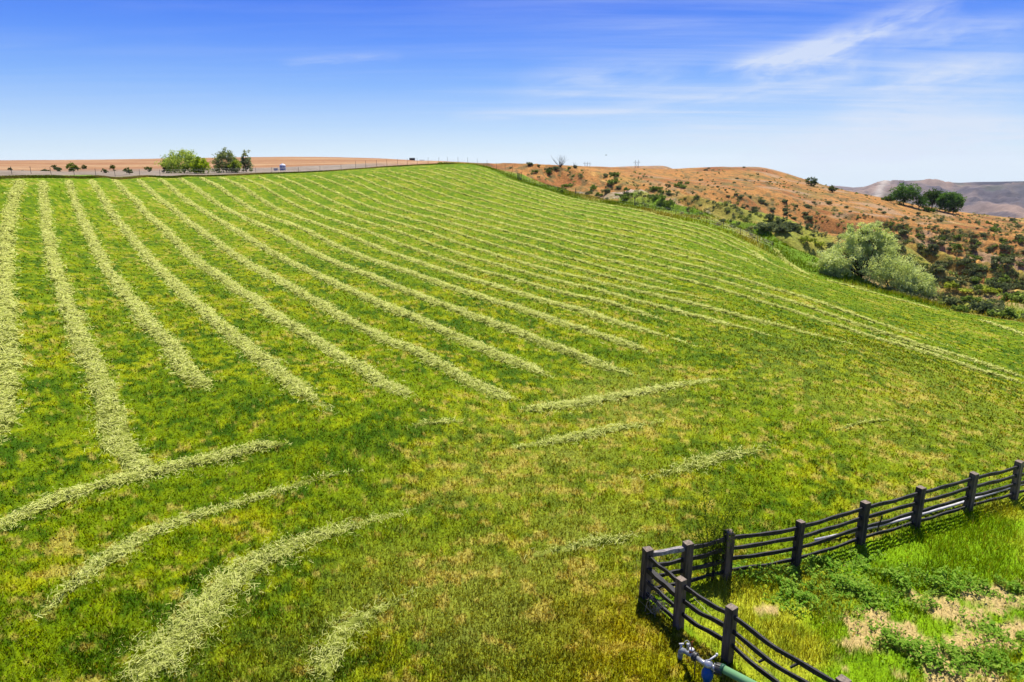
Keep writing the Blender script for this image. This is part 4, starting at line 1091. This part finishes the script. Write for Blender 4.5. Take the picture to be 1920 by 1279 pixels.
# ================================================================== CORRAL FENCE
def wood_fence():
    root = empty('wood_fence', posts_r[0]); tag(root, 'black creosoted post and rail fence turning a corner at lower right', 'fence')
    R = np.array(posts_r[0])
    def post(p, q, s=.19, hh=POST_H, lean=(0, 0)):
        mb = MB(); ang = math.atan2(q[1] - p[1], q[0] - p[0])
        n = 7; pts = []
        w = s * rng.uniform(.92, 1.08)
        for i in range(n):
            f = i / (n - 1)
            pts.append((p[0] - R[0] + lean[0] * f, p[1] - R[1] + lean[1] * f, p[2] - R[2] - .3 + (hh + .3) * f))
        V = []; ca, sa = math.cos(ang), math.sin(ang)
        for i, c in enumerate(pts):
            for (a, b) in ((-.5, -.5), (.5, -.5), (.5, .5), (-.5, .5)):
                ww = w * (1 + rng.normal(0, .02)); X_, Y_ = a * ww, b * ww
                V.append((c[0] + X_ * ca - Y_ * sa, c[1] + X_ * sa + Y_ * ca, c[2] + (rng.normal(0, .008) if i == n - 1 else 0)))
        F = [(3, 2, 1, 0)]
        for i in range(n - 1):
            for j in range(4):
                k = (j + 1) % 4; F.append((i * 4 + j, i * 4 + k, (i + 1) * 4 + k, (i + 1) * 4 + j))
        m_ = (n - 1) * 4; F.append((m_, m_ + 1, m_ + 2, m_ + 3))
        mb.add(V, F)
        o = mb.build('post', M_POST, root, False, .008)
        o.data.materials.append(M_POSTTOP); o.data.polygons[len(F) - 1].material_index = 1
        return o
    def rail(p, q, z0, z1, side, th=.05, hh=.10, sag=0.0, mat=None, wob=.013):
        d = np.array(q[:2]) - np.array(p[:2]); L = np.linalg.norm(d); d /= L; nn = np.array([-d[1], d[0]]) * side
        k = 16; pts = []; ph = rng.uniform(0, 6.28); ph2 = rng.uniform(0, 6.28)
        for i in range(k + 1):
            t = i / k; s = -.06 + (L + .12) * t
            z = (p[2] + z0) * (1 - t) + (q[2] + z1) * t - sag * math.sin(math.pi * t) + wob * math.sin(ph + t * 7) * math.sin(math.pi * t) + wob * .5 * math.sin(ph2 + t * 15) * math.sin(math.pi * t)
            o_ = nn + 0; off = .0 + wob * .6 * math.sin(ph2 + t * 5)
            pts.append((p[0] + d[0] * s + nn[0] * (SIDE + off) - R[0], p[1] + d[1] * s + nn[1] * (SIDE + off) - R[1], z - R[2]))
        mb = MB(); mb.bar(pts, [th * (1 + .15 * math.sin(ph + i)) for i in range(k + 1)], [hh * (1 + .10 * math.sin(ph2 + i * .8)) for i in range(k + 1)])
        return mb.build('rail', mat or M_CREOSOTE, root, False, .005)
    arm_r = posts_r + [(e[0], e[1], float(H(*e)[0])) for e in ex_r]
    arm_l = posts_l + [(ex_l[0], ex_l[1], float(H(*ex_l)[0]))]
    for i, p in enumerate(arm_r): post(p, arm_r[i + 1] if i + 1 < len(arm_r) else (2 * p[0] - arm_r[i - 1][0], 2 * p[1] - arm_r[i - 1][1]), .20 if i < 3 else .19, POST_H, (rng.normal(0, .02), rng.normal(0, .02)) if i else (.03, 0))
    for i, p in enumerate(arm_l[1:]): post(p, arm_l[i + 2] if i + 2 < len(arm_l) else (2 * p[0] - arm_l[i][0], 2 * p[1] - arm_l[i][1]), .20, POST_H, (rng.normal(0, .02), rng.normal(0, .02)))
    SIDE = .0
    for i in range(len(arm_r) - 1):
        p, q = arm_r[i], arm_r[i + 1]
        for j, zz in enumerate((1.14, .84, .53, .20)):
            if i == 0 and j == 0: rail(p, q, zz, zz + .02, 1, .10, .11, 0, M_LITRAIL, .003); continue
            rail(p, q, zz, zz, 1, .05, .10 if j < 3 else .085, .02 + (.03 if i == 2 and j == 0 else 0))
    for i in range(len(arm_l) - 1):
        p, q = arm_l[i], arm_l[i + 1]
        for j, zz in enumerate((1.14, .80, .46, .14)):
            if j == 3 and i > 0: continue
            if i == 0 and j == 1: rail(p, q, zz, zz, 1, .12, .12, 0, None, .003); continue
            rail(p, q, zz, zz, 1, .05, .10, (.0, .05, .10, .05)[min(i, 3)] * (1 + .3 * j), None, .015)
    # small brackets that tie the low rails beyond the third post, and a loose strut
    for (px, py) in ((1426, 1240), (1486, 1250)):
        a, b = ab(px, py); z = .46 if px < 1450 else .78
        Y = (z - CAM_Z) / b; mb = MB(); mb.bar([(a * Y - R[0] - .04, Y - R[1], z - R[2] - .02), (a * Y - R[0] + .12, Y - R[1] + .03, z - R[2] + .05)], .03, .05)
        mb.build('bracket', M_CREOSOTE, root)
    a, b = ab(1654, 970); Y = (.78 - CAM_Z) / b; a2, b2 = ab(1644, 998); Y2 = (.28 - CAM_Z) / b2
    mb = MB(); mb.bar([(a * Y - R[0], Y - R[1], .84 - R[2]), (a2 * Y2 - R[0], Y2 - R[1], .3 - R[2])], .03, .03); mb.build('strut', M_CREOSOTE, root)
    return root
wood_fence()

# white pipe lying along the fence
pts = []
for (px, py) in ((1530, 1022), (1600, 1008), (1680, 986), (1790, 955), (1905, 918), (1990, 897)):
    X, Y, Z = ground_hit(px, py); pts.append((X, Y + .08, Z + .10))
mb = MB(); mb.tube(pts, .045, 10)
tag(mb.build('white_pipe', M_PIPEW, None, True), 'long white pipe lying on the grass under the lowest rail', 'pipe')

# thin wire along the left arm
a, b = ab(1300, 1120); Y = (.75 - CAM_Z) / b; a2, b2 = ab(1475, 1290); Y2 = (.35 - CAM_Z) / b2
mb = MB(); mb.tube([(a * Y, Y, .75), ((a * Y + a2 * Y2) / 2, (Y + Y2) / 2, .5), (a2 * Y2, Y2, .35)], .004, 5)
tag(mb.build('loose_wire', plain_mat('pale_wire', (.5, .45, .3), .5), None, True), 'thin pale wire strung slanting inside the near fence arm', 'wire')

# ================================================================== IRRIGATION VALVE AND PIPES
def P_at(px, py, z):
    a, b = ab(px, py); Y = (z - CAM_Z) / b
    return np.array([a * Y, Y, z], float)
def valve():
    zc = .50
    c = P_at(1328, 1246, zc); zg = float(H(c[0], c[1])[0])
    root = empty('irrigation_riser', (c[0], c[1], zg)); tag(root, 'blue irrigation riser with valve head, flange and grey elbow in front of the fence', 'irrigation valve')
    O = np.array([c[0], c[1], zg])
    q = lambda *a: tuple(np.array(a, float) - O)
    mb = MB(); mb.lathe((0, 0, 0), [(.075, -.2), (.075, zc - .34), (.085, zc - .33), (.118, zc - .24), (.12, zc - .14), (.10, zc - .09), (.085, zc - .07), (.085, zc + .02)], 24)
    mb.build('riser', M_BLUE, root, True)
    mb = MB(); mb.lathe((0, 0, zc + .02), [(.098, 0), (.10, .03), (.085, .07), (.05, .10), (.012, .115)], 20); mb.build('valve_cap', M_GALV, root, True)
    h0 = np.array([0, 0, zc + .13]); h1 = P_at(1344, 1228, zc + .16) - O
    mb = MB(); mb.tube([h0 - (h1 - h0) * .1, h1], .018, 8); mb.tube([h1 + (0, 0, -.02), h1 + (0, 0, .03)], .025, 8); mb.build('handle', M_PIPEW, root, True)
    # left arm: flange and grey pipe to elbow
    lf = P_at(1304, 1232, zc) - O; el = P_at(1286, 1222, .26) - O
    ctr = np.array([0, 0, zc]); d = (lf - ctr) / np.linalg.norm(lf - ctr)
    mb = MB(); mb.tube([ctr + d * .05, ctr + d * .12, ctr + d * .13, lf], [.055, .055, .05, .05], 16); mb.build('side_pipe', M_GALV, root, True)
    mb = MB(); mb.tube([lf - d * .015, lf + d * .02], .10, 20); mb.tube([lf + d * .028, lf + d * .055], .095, 20)
    for i in range(6):
        a_ = i * math.pi / 3; s1 = np.cross(d, [0, 0, 1]); s2 = np.cross(s1, d); o_ = (s1 * math.cos(a_) + s2 * math.sin(a_)) * .078
        mb.tube([lf + o_ - d * .04, lf + o_ + d * .08], .009, 6)
    mb.build('flange', M_DKMETAL, root, False)
    mb = MB(); mb.tube([lf, el, el + d * .07 + np.array([0, 0, -.02]), el + d * .12 + np.array([0, 0, -.09]), el + d * .13 + np.array([0, 0, -.2]), el + d * .13 + np.array([0, 0, -.4])], [.052, .055, .06, .06, .058, .055], 14)
    mb.build('elbow', plain_mat('weathered_grey_pipe', (.22, .24, .24), .7, nscale=10, var=.45), root, True)
    m_ = lf * .55 + el * .45
    mb = MB(); mb.lathe(tuple(m_), [(.045, 0), (.045, .07), (.05, .075), (.05, .12)], 14); mb.build('vent_body', M_RUST, root, True)
    mb = MB(); mb.lathe(tuple(m_ + (0, 0, .12)), [(.058, 0), (.058, .02), (.03, .03)], 14); mb.build('vent_plate', M_PIPEW, root, True)
    mb = MB(); mb.tube([m_ + (0, 0, .14), m_ + (0, 0, .30)], .012, 8); mb.tube([m_ + (-.02, 0, .30), m_ + (.03, 0, .33)], .008, 6); mb.build('stem', M_RUST, root, True)
    g = m_ + d * .09 + np.array([0, 0, .05])
    mb = MB(); mb.lathe(tuple(g), [(.028, 0), (.028, .10), (.02, .12)], 12); mb.lathe(tuple(g + (0, 0, .12)), [(.035, 0), (.035, .035)], 12); mb.build('bolt_housing', M_GALV, root, True)
    # thin drain hose hanging below flange
    mb = MB(); mb.tube([lf + (0, 0, -.05), lf + (0.01, 0, -.55)], .01, 6); mb.build('drain_tube', M_DKMETAL, root, True)
    # right arm: dark gate and bolts
    r0 = P_at(1338, 1246, zc) - O; r1 = P_at(1352, 1250, zc) - O; dd = (r1 - r0) / np.linalg.norm(r1 - r0)
    mb = MB(); mb.tube([ctr + dd * .05, ctr + dd * .14], .06, 16); mb.tube([ctr + dd * .11, ctr + dd * .13], .095, 20); mb.build('pump_neck', M_GALV, root, True)
    mb = MB(); mb.tube([ctr + dd * .15, ctr + dd * .17, ctr + dd * .25, ctr + dd * .27], [.105, .11, .11, .09], 20)
    for i in range(5):
        a_ = i * 1.256; s1 = np.cross(dd, [0, 0, 1]); s2 = np.cross(s1, dd); o_ = (s1 * math.cos(a_) + s2 * math.sin(a_)) * .11
        mb.tube([ctr + o_ + dd * .12, ctr + o_ + dd * .28], .012, 6)
    mb.build('coupling', M_DKMETAL, root, False)
    # small standpipe with looped wire behind the elbow
    s0 = P_at(1277, 1218, .2); zg2 = float(H(s0[0], s0[1])[0])
    sp = empty('standpipe', (s0[0], s0[1], zg2)); tag(sp, 'small grey standpipe with a looped wire beside the elbow', 'standpipe')
    mb = MB(); mb.lathe((0, 0, 0), [(.02, -.1), (.02, .12), (.035, .13), (.04, .22), (.03, .27), (.022, .28), (.022, .34)], 12); mb.build('pipe', M_GALV, sp, True)
    mb = MB(); mb.tube([(-.05, 0, .35), (.05, 0, .36)], .022, 8); mb.build('cap', M_PIPEW, sp, True)
    mb = MB(); w = [(.04, 0, .36), (.08, 0, .43), (.12, 0, .45), (.16, -.02, .42), (.19, -.05, .33), (.22, -.08, .22)]; mb.tube(w, .006, 6); mb.build('wire_loop', M_PIPEW, sp, True)
    # pale green pipe leading off to lower right
    g0 = c + dd * .27; e0 = P_at(1435, 1296, .5); dirg = (e0 - g0) / np.linalg.norm(e0 - g0)
    pr = empty('green_pipe', tuple(g0)); tag(pr, 'pale green irrigation pipe leading from the valve past the bottom edge', 'pipe')
    mb = MB(); mb.tube([(0, 0, 0), tuple(dirg * 3.0), tuple(dirg * 6.0 + np.array([0, 0, -.25]))], .085, 24); mb.build('pipe', M_PIPEG, pr, True)
    mb = MB(); mb.tube([tuple(dirg * -.02), tuple(dirg * .05)], .095, 24); mb.build('end_collar', plain_mat('green_collar', lin(60, 120, 90, .5), .5), pr, True)
valve()

# ================================================================== FAR THINGS
def wire_fence():
    tops = [667, 686, 707, 726, 746, 764, 783, 803, 823, 839, 859, 877, 895]
    root = empty('wire_fence', (0, 0, 0)); tag(root, 'wire fence on thin steel posts along the far and right edges of the field', 'fence')
    line = [(-8, 336.5), (24, 335), (60, 334), (97, 333), (140, 332), (180, 331), (216, 330), (262, 329), (300, 328), (480, 325), (510, 324), (560, 322), (600, 320), (640, 318)]
    P = []
    ef = np.array(EDGE_FAR)
    for px, py in line:
        Y = float(np.interp(px, ef[:, 0], ef[:, 2])) + 4.5
        P.append((*at_px(px, py, Y), 1.15))
    for px in tops:
        Y = float(np.interp(px, ef[:, 0], ef[:, 2])) + 4.0
        P.append((*at_px(px, 315, Y), 1.75))
    er = np.array(EDGE_R)
    for px in (913, 931, 947, 961):
        P.append((*at_px(px, 310, 186 + (px - 913) * .10), 1.9))
    nrm = len(P)
    for px in (976, 993, 1012, 1045, 1085, 1130, 1190, 1229, 1267, 1298, 1326, 1358, 1392, 1425, 1455):
        Y = float(np.interp(px, er[:, 0], er[:, 2])) + 5.5
        P.append((*at_px(px, 400, Y), 1.25))
    mb = MB()
    for i, (x, y, h) in enumerate(P):
        z = float(H(x, y)[0]); thick = .055 if i >= 14 else .045
        b = MB(); b.bar([(x, y, z - .2), (x + rng.normal(0, .03), y, z + h)], thick, thick); b.build('post', M_TPOST, root)
    for (ha, hb) in ((.35, .35), (.75, .75), (1.05, 1.05)):
        mb.tube([(x, y, float(H(x, y)[0]) + min(ha, h)) for (x, y, h) in P], .007, 3, False)
    mb.build('wire', M_WIRE, root)
    # heavier wooden braces
    for (px, Y, h) in ((971, 171, 1.7), (973.5, 172, 1.7), (977, 173, 1.9), (1192, 140, 1.8), (1080, 156, 1.3)):
        x, y = at_px(px, 340, Y); z = float(H(x, y)[0])
        b = MB(); b.tube([(x, y, z - .2), (x, y, z + h)], .09, 8); b.build('brace_post', M_POLE, root)
wire_fence()

def hframe(px, ptop, pbase, Y, arms, lab):
    s = Y / 1280; x, y = at_px(px, pbase, Y)
    zt = CAM_Z + float(ab(px, ptop)[1]) * Y; zb = float(H(x, y)[0]) - .5
    root = empty('power_pole', (x, y, zb)); tag(root, lab, 'power pole', 'H-frame power poles on the skyline')
    hgt = zt - zb; gap = arms * s
    for sx in (-gap / 2, gap / 2):
        b = MB(); b.tube([(sx, 0, -1), (sx, 0, hgt)], [.32, .22], 8); b.build('pole', M_POLE, root, True)
    b = MB(); b.bar([(-gap * 1.05, 0, hgt * .86), (gap * 1.05, 0, hgt * .86)], .25, .3); b.build('cross_arm', M_POLE, root)
    b = MB(); b.bar([(-gap / 2, 0, hgt * .82), (gap / 2, 0, hgt * .5)], .15, .15); b.bar([(gap / 2, 0.2, hgt * .82), (-gap / 2, 0.2, hgt * .5)], .15, .15); b.build('brace', M_POLE, root)
    for sx in (-gap, 0, gap):
        b = MB(); b.tube([(sx, 0, hgt * .86 - 1.2), (sx, 0, hgt * .86)], .12, 6); b.build('insulator', M_DKMETAL, root, True)
hframe(1193.5, 300, 317, 900, 5.5, 'right-hand and taller H-frame power pole on the hill skyline')
hframe(1099, 303.5, 313, 1050, 5, 'left H-frame power pole standing beside a slimmer pole on the skyline')
x, y = at_px(1106, 313, 1050); zt = CAM_Z + float(ab(1106, 303)[1]) * 1050; zb = float(H(x, y)[0])
e = empty('utility_pole', (x, y, zb - .5)); tag(e, 'single slim utility pole just right of the left H-frame', 'utility pole')
b = MB(); b.tube([(0, 0, 0), (0, 0, zt - zb)], [.3, .2], 8); b.build('pole', M_POLE, e, True)
b = MB(); b.bar([(-2, 0, (zt - zb) * .8), (2, 0, (zt - zb) * .8)], .2, .25); b.build('cross_arm', M_POLE, e)

# white tank with its grey front, and the small box beside it
x, y = at_px(530.5, 319.5, 172); z = float(H(x, y)[0])
e = empty('water_tank', (x, y, z)); tag(e, 'small upright tank with a domed white top and blue-grey side beside the far field edge', 'tank')
mb = MB(); mb.lathe((0, 0, 0), [(.70, -.2), (.70, .15), (.73, .2), (.70, .26), (.70, .62), (.73, .67), (.70, .72), (.70, 1.05)], 24); mb.build('shell', plain_mat('blue_grey_shell', (.30, .34, .42), .5, var=.1), e, True)
mb = MB(); mb.lathe((0, 0, 1.05), [(.74, 0), (.72, .16), (.55, .34), (.25, .44), (.24, .52), (.05, .54)], 24); mb.build('dome', plain_mat('white_shell', (.8, .8, .8), .5, var=.05), e, True)
x, y = at_px(517.5, 320, 172); z = float(H(x, y)[0])
mb = MB(); mb.box((x, y, z + .25), (.85, .7, .5)); mb.box((x, y, z + .53), (.95, .8, .06)); tag(mb.build('low_box', plain_mat('grey_box', (.4, .42, .42), .6), None, False, .02), 'low grey box just left of the domed tank', 'box')
# dark shed and pens on the horizon
x, y = at_px(773, 301, 800); z = float(H(x, y)[0])
e = empty('dark_shed', (x, y, z - .3)); tag(e, 'small dark shed standing on the horizon of the plain', 'shed')
mb = MB(); mb.box((0, 0, 1.3), (5.8, 4, 2.6)); mb.build('wall', plain_mat('dark_boards', (.03, .035, .03), .9), e)
mb = MB(); mb.box((0, 0, 2.72), (6.3, 4.6, .22)); mb.build('roof', plain_mat('dark_roof', (.06, .06, .055), .8), e)
x, y = at_px(791, 302, 780); z = float(H(x, y)[0])
mb = MB()
for i in range(5): mb.box((x + (i - 2) * 1.3, y, z + .8), (.18, .18, 2.2))
mb.box((x, y, z + 1.5), (5.6, .1, .14)); mb.box((x, y, z + .9), (5.6, .1, .14))
tag(mb.build('stock_pen', M_POLE), 'small open stock pen just right of the dark shed on the horizon', 'pen')

# bird high over the hill
a, b = ab(1136.5, 291); Y = 120.0
bx, by, bz = float(a * Y), Y, float(CAM_Z + b * Y)
mb = MB(); mb.tube([(-.16, 0, 0), (-.08, 0, .01), (.04, 0, .015), (.12, 0, .02), (.17, 0, .02)], [.01, .045, .05, .03, .008], 8); mb.build
o = mb.build('bird', plain_mat('dark_feathers', (.03, .03, .03), .8), None, True); o.location = (bx, by, bz); tag(o, 'tiny dark bird flying above the dry hill', 'bird')
for s in (-1, 1):
    w = MB(); w.add([(.05, 0, .02), (-.06, 0, .02), (-.05, s * .16, .07), (.04, s * .16, .07), (-.09, s * .34, .02), (-.05, s * .34, .02), (.05, 0, .03), (-.06, 0, .03), (-.05, s * .16, .08), (.04, s * .16, .08), (-.09, s * .34, .028), (-.05, s * .34, .028)],
                     [(0, 1, 2, 3), (3, 2, 4, 5), (6, 9, 8, 7), (9, 11, 10, 8)]); w.build('wing', bpy.data.materials['dark_feathers'], o)

# ================================================================== LIGHT, SKY, CAMERA
CIR = (35, .22, 1.1, 3.3); CIR2 = (62, .30, 1.6, 8.1); HAZE = 3e-5
SUN_EL, SUN_AZ = math.radians(60), math.radians(18)
world = bpy.data.worlds.new('World'); bpy.context.scene.world = world; world.use_nodes = True
nt = world.node_tree; nt.nodes.clear(); L = nt.links.new
out = N(nt, 'ShaderNodeOutputWorld'); bg = N(nt, 'ShaderNodeBackground')
sky = N(nt, 'ShaderNodeTexSky'); sky.sky_type = 'NISHITA'; sky.sun_disc = False; sky.sun_elevation = SUN_EL; sky.sun_rotation = SUN_AZ
sky.altitude = 700; sky.air_density = 1.0; sky.dust_density = .3; sky.ozone_density = 2.0
tc = N(nt, 'ShaderNodeTexCoord'); sx = N(nt, 'ShaderNodeSeparateXYZ'); L(tc.outputs['Generated'], sx.inputs[0])
ramp = N(nt, 'ShaderNodeValToRGB')
SKYK = .56
def rc(r, g, b): return (*[float(q) for q in lin(r, g, b, SKYK)], 1)
el = ramp.color_ramp.elements
el[0].position = 0.0; el[0].color = rc(222, 240, 255)
el[1].position = 1.0; el[1].color = rc(26, 66, 190)
for p, col in ((.012, (214, 236, 255)), (.05, (178, 212, 255)), (.10, (126, 178, 255)), (.15, (86, 146, 254)), (.205, (40, 112, 246)), (.4, (32, 84, 214))):
    e_ = el.new(p); e_.color = rc(*col)
L(sx.outputs['Z'], ramp.inputs['Fac'])
ks = N(nt, 'ShaderNodeVectorMath', operation='SCALE'); ks.inputs['Scale'].default_value = .10
L(sky.outputs['Color'], ks.inputs[0])
mixs = N(nt, 'ShaderNodeMixRGB'); mixs.inputs['Fac'].default_value = .9
L(ks.outputs[0], mixs.inputs[1]); L(ramp.outputs['Color'], mixs.inputs[2])
# cirrus: noise on a high plane, drawn out along one wind direction
mz = N(nt, 'ShaderNodeMath', operation='ADD'); mz.inputs[1].default_value = .035; L(sx.outputs['Z'], mz.inputs[0])
dx = N(nt, 'ShaderNodeMath', operation='DIVIDE'); dy = N(nt, 'ShaderNodeMath', operation='DIVIDE')
L(sx.outputs['X'], dx.inputs[0]); L(mz.outputs[0], dx.inputs[1]); L(sx.outputs['Y'], dy.inputs[0]); L(mz.outputs[0], dy.inputs[1])
cb = N(nt, 'ShaderNodeCombineXYZ'); L(dx.outputs[0], cb.inputs['X']); L(dy.outputs[0], cb.inputs['Y'])
def cirrus(rot, sxx, syy, seed, lo, hi, detail=8):
    mp = N(nt, 'ShaderNodeMapping'); mp.inputs['Rotation'].default_value = (0, 0, math.radians(rot)); mp.inputs['Scale'].default_value = (sxx, syy, 1); mp.inputs['Location'].default_value = (seed, seed * .7, 0)
    L(cb.outputs[0], mp.inputs['Vector'])
    nz = N(nt, 'ShaderNodeTexNoise'); nz.inputs['Scale'].default_value = 1; nz.inputs['Detail'].default_value = detail; nz.inputs['Roughness'].default_value = .62; nz.inputs['Distortion'].default_value = .6
    L(mp.outputs[0], nz.inputs['Vector'])
    mr = N(nt, 'ShaderNodeMapRange'); mr.interpolation_type = 'SMOOTHSTEP'
    mr.inputs['From Min'].default_value = lo; mr.inputs['From Max'].default_value = hi
    L(nz.outputs['Fac'], mr.inputs['Value'])
    return mr.outputs['Result']
c1 = cirrus(CIR[0], CIR[1], CIR[2], CIR[3], .42, .74)
c2 = cirrus(CIR2[0], CIR2[1], CIR2[2], CIR2[3], .42, .76)
side = N(nt, 'ShaderNodeMapRange'); side.interpolation_type = 'SMOOTHSTEP'; side.inputs['From Min'].default_value = -.25; side.inputs['From Max'].default_value = .40
side.inputs['To Min'].default_value = .2
L(sx.outputs['X'], side.inputs['Value'])
def M(op, a, b=None, c=None):
    n = N(nt, 'ShaderNodeMath', operation=op)
    for i, q in enumerate((a, b, c)):
        if q is None: continue
        if isinstance(q, (int, float)): n.inputs[i].default_value = q
        else: L(q, n.inputs[i])
    return n.outputs[0]
mxx = M('MULTIPLY', M('ADD', M('MULTIPLY', c1, .5), M('MULTIPLY', c2, .5)), side.outputs[0])
tot = M('MULTIPLY', mxx, .55)
# single wisps, each a long soft streak broken up by stretched noise, set by direction in the sky
ysafe = M('MAXIMUM', sx.outputs['Y'], .05)
su = M('DIVIDE', sx.outputs['X'], ysafe); sv = M('DIVIDE', sx.outputs['Z'], ysafe)
WISPS = [(1320, 142, 1580, 72, 9, .5, -.2), (1440, 122, 1810, -12, 15, .6, .15), (1370, 132, 1640, 96, 17, .55, .0), (1120, 205, 1640, 146, 11, .4, .1), (1640, 74, 1960, 34, 13, .35, .1), (1530, 214, 1960, 232, 12, .6, .2),
         (1430, 270, 1980, 240, 26, .65, .0), (1740, 273, 1980, 252, 3.5, .8, -.3), (1340, 292, 1960, 288, 14, .5, .0), (960, 150, 1330, 120, 14, .3, .1), (1000, 262, 1500, 250, 12, .3, 0), (1480, 152, 1960, 128, 14, .4, .1), (830, 216, 1260, 202, 6, .5, .1), (1640, 160, 1960, 92, 18, .35, .1), (520, 116, 760, 102, 5, .25, .1), (930, 178, 1350, 164, 8, .25, .1),
         (1560, 190, 1940, 176, 12, .35, .1), (1200, 250, 1700, 262, 16, .3, .0)]
for i, (x0, y0, x1, y1, th, st, cur) in enumerate(WISPS):
    a0, b0 = ab(x0, y0); a1, b1 = ab(x1, y1)
    dx_, dy_ = float(a1 - a0), float(b1 - b0); ln_ = math.hypot(dx_, dy_); dx_ /= ln_; dy_ /= ln_
    ox, oy = float(a0 + a1) / 2, float(b0 + b1) / 2
    pu = M('SUBTRACT', su, ox); pv = M('SUBTRACT', sv, oy)
    al = M('MULTIPLY', M('ADD', M('MULTIPLY', pu, dx_), M('MULTIPLY', pv, dy_)), 2 / ln_)
    ac = M('MULTIPLY', M('SUBTRACT', M('MULTIPLY', pv, dx_), M('MULTIPLY', pu, dy_)), 1280 / th)
    cbn = N(nt, 'ShaderNodeCombineXYZ'); L(M('MULTIPLY', al, 1.6), cbn.inputs['X']); L(M('MULTIPLY', ac, .55), cbn.inputs['Y']); cbn.inputs['Z'].default_value = i * 3.7
    nz = N(nt, 'ShaderNodeTexNoise'); nz.inputs['Scale'].default_value = 1.3; nz.inputs['Detail'].default_value = 6; nz.inputs['Roughness'].default_value = .6; nz.inputs['Distortion'].default_value = .4
    L(cbn.outputs[0], nz.inputs['Vector'])
    warp_ = M('ADD', ac, M('ADD', M('MULTIPLY', M('SUBTRACT', nz.outputs['Fac'], .5), 3.0), M('MULTIPLY', M('MULTIPLY', al, al), cur * 3)))
    g = M('EXPONENT', M('MULTIPLY', M('MULTIPLY', warp_, warp_), -.45))
    e1 = M('MAXIMUM', M('SUBTRACT', 1.0, M('POWER', M('ABSOLUTE', al), 2.5)), 0.0)
    nf = M('MINIMUM', M('MAXIMUM', M('MULTIPLY', M('SUBTRACT', nz.outputs['Fac'], .22), 2.6), 0.0), 1.0)
    tot = M('ADD', tot, M('MULTIPLY', M('MULTIPLY', g, e1), M('MULTIPLY', nf, st * 1.0)))
class _O: outputs = [M('MINIMUM', tot, .8)]
m2 = _O
mixc_ = N(nt, 'ShaderNodeMixRGB'); mixc_.inputs[2].default_value = rc(228, 238, 255)
L(m2.outputs[0], mixc_.inputs['Fac']); L(mixs.outputs[0], mixc_.inputs[1])
L(mixc_.outputs[0], bg.inputs['Color']); bg.inputs['Strength'].default_value = 1.0
L(bg.outputs[0], out.inputs['Surface'])

from mathutils import Vector
sun = bpy.data.lights.new('sun', 'SUN'); sun.energy = 4.2; sun.angle = math.radians(.5); sun.color = (1.0, .955, .88)
so = bpy.data.objects.new('sun', sun); C.objects.link(so)
so.rotation_euler = Vector((math.sin(SUN_AZ) * math.cos(SUN_EL), math.cos(SUN_AZ) * math.cos(SUN_EL), math.sin(SUN_EL))).to_track_quat('Z', 'Y').to_euler()
so.location = (0, 0, 60)

cam = bpy.data.cameras.new('camera'); co = bpy.data.objects.new('camera', cam); C.objects.link(co)
co.location = (0, 0, CAM_Z); co.rotation_euler = (math.pi / 2 - PITCH, 0, 0)
cam.sensor_width = 36; cam.lens = 24; cam.clip_start = .1; cam.clip_end = 20000
sc = bpy.context.scene; sc.camera = co
sc.view_settings.view_transform = 'Standard'; sc.view_settings.look = 'None'; sc.view_settings.exposure = .76; sc.view_settings.gamma = 1

# ================================================================== AIR
if HAZE:
    mb = MB(); mb.box((1400, 2600, -150), (9000, 5800, 420))
    m, nt = new_mat('air'); o_ = N(nt, 'ShaderNodeOutputMaterial'); pv = N(nt, 'ShaderNodeVolumePrincipled')
    pv.inputs['Color'].default_value = (.80, .88, 1.0, 1); pv.inputs['Density'].default_value = HAZE; pv.inputs['Anisotropy'].default_value = .2
    nt.links.new(pv.outputs[0], o_.inputs['Volume'])
    hz = mb.build('haze', m); tag(hz, kind='stuff')
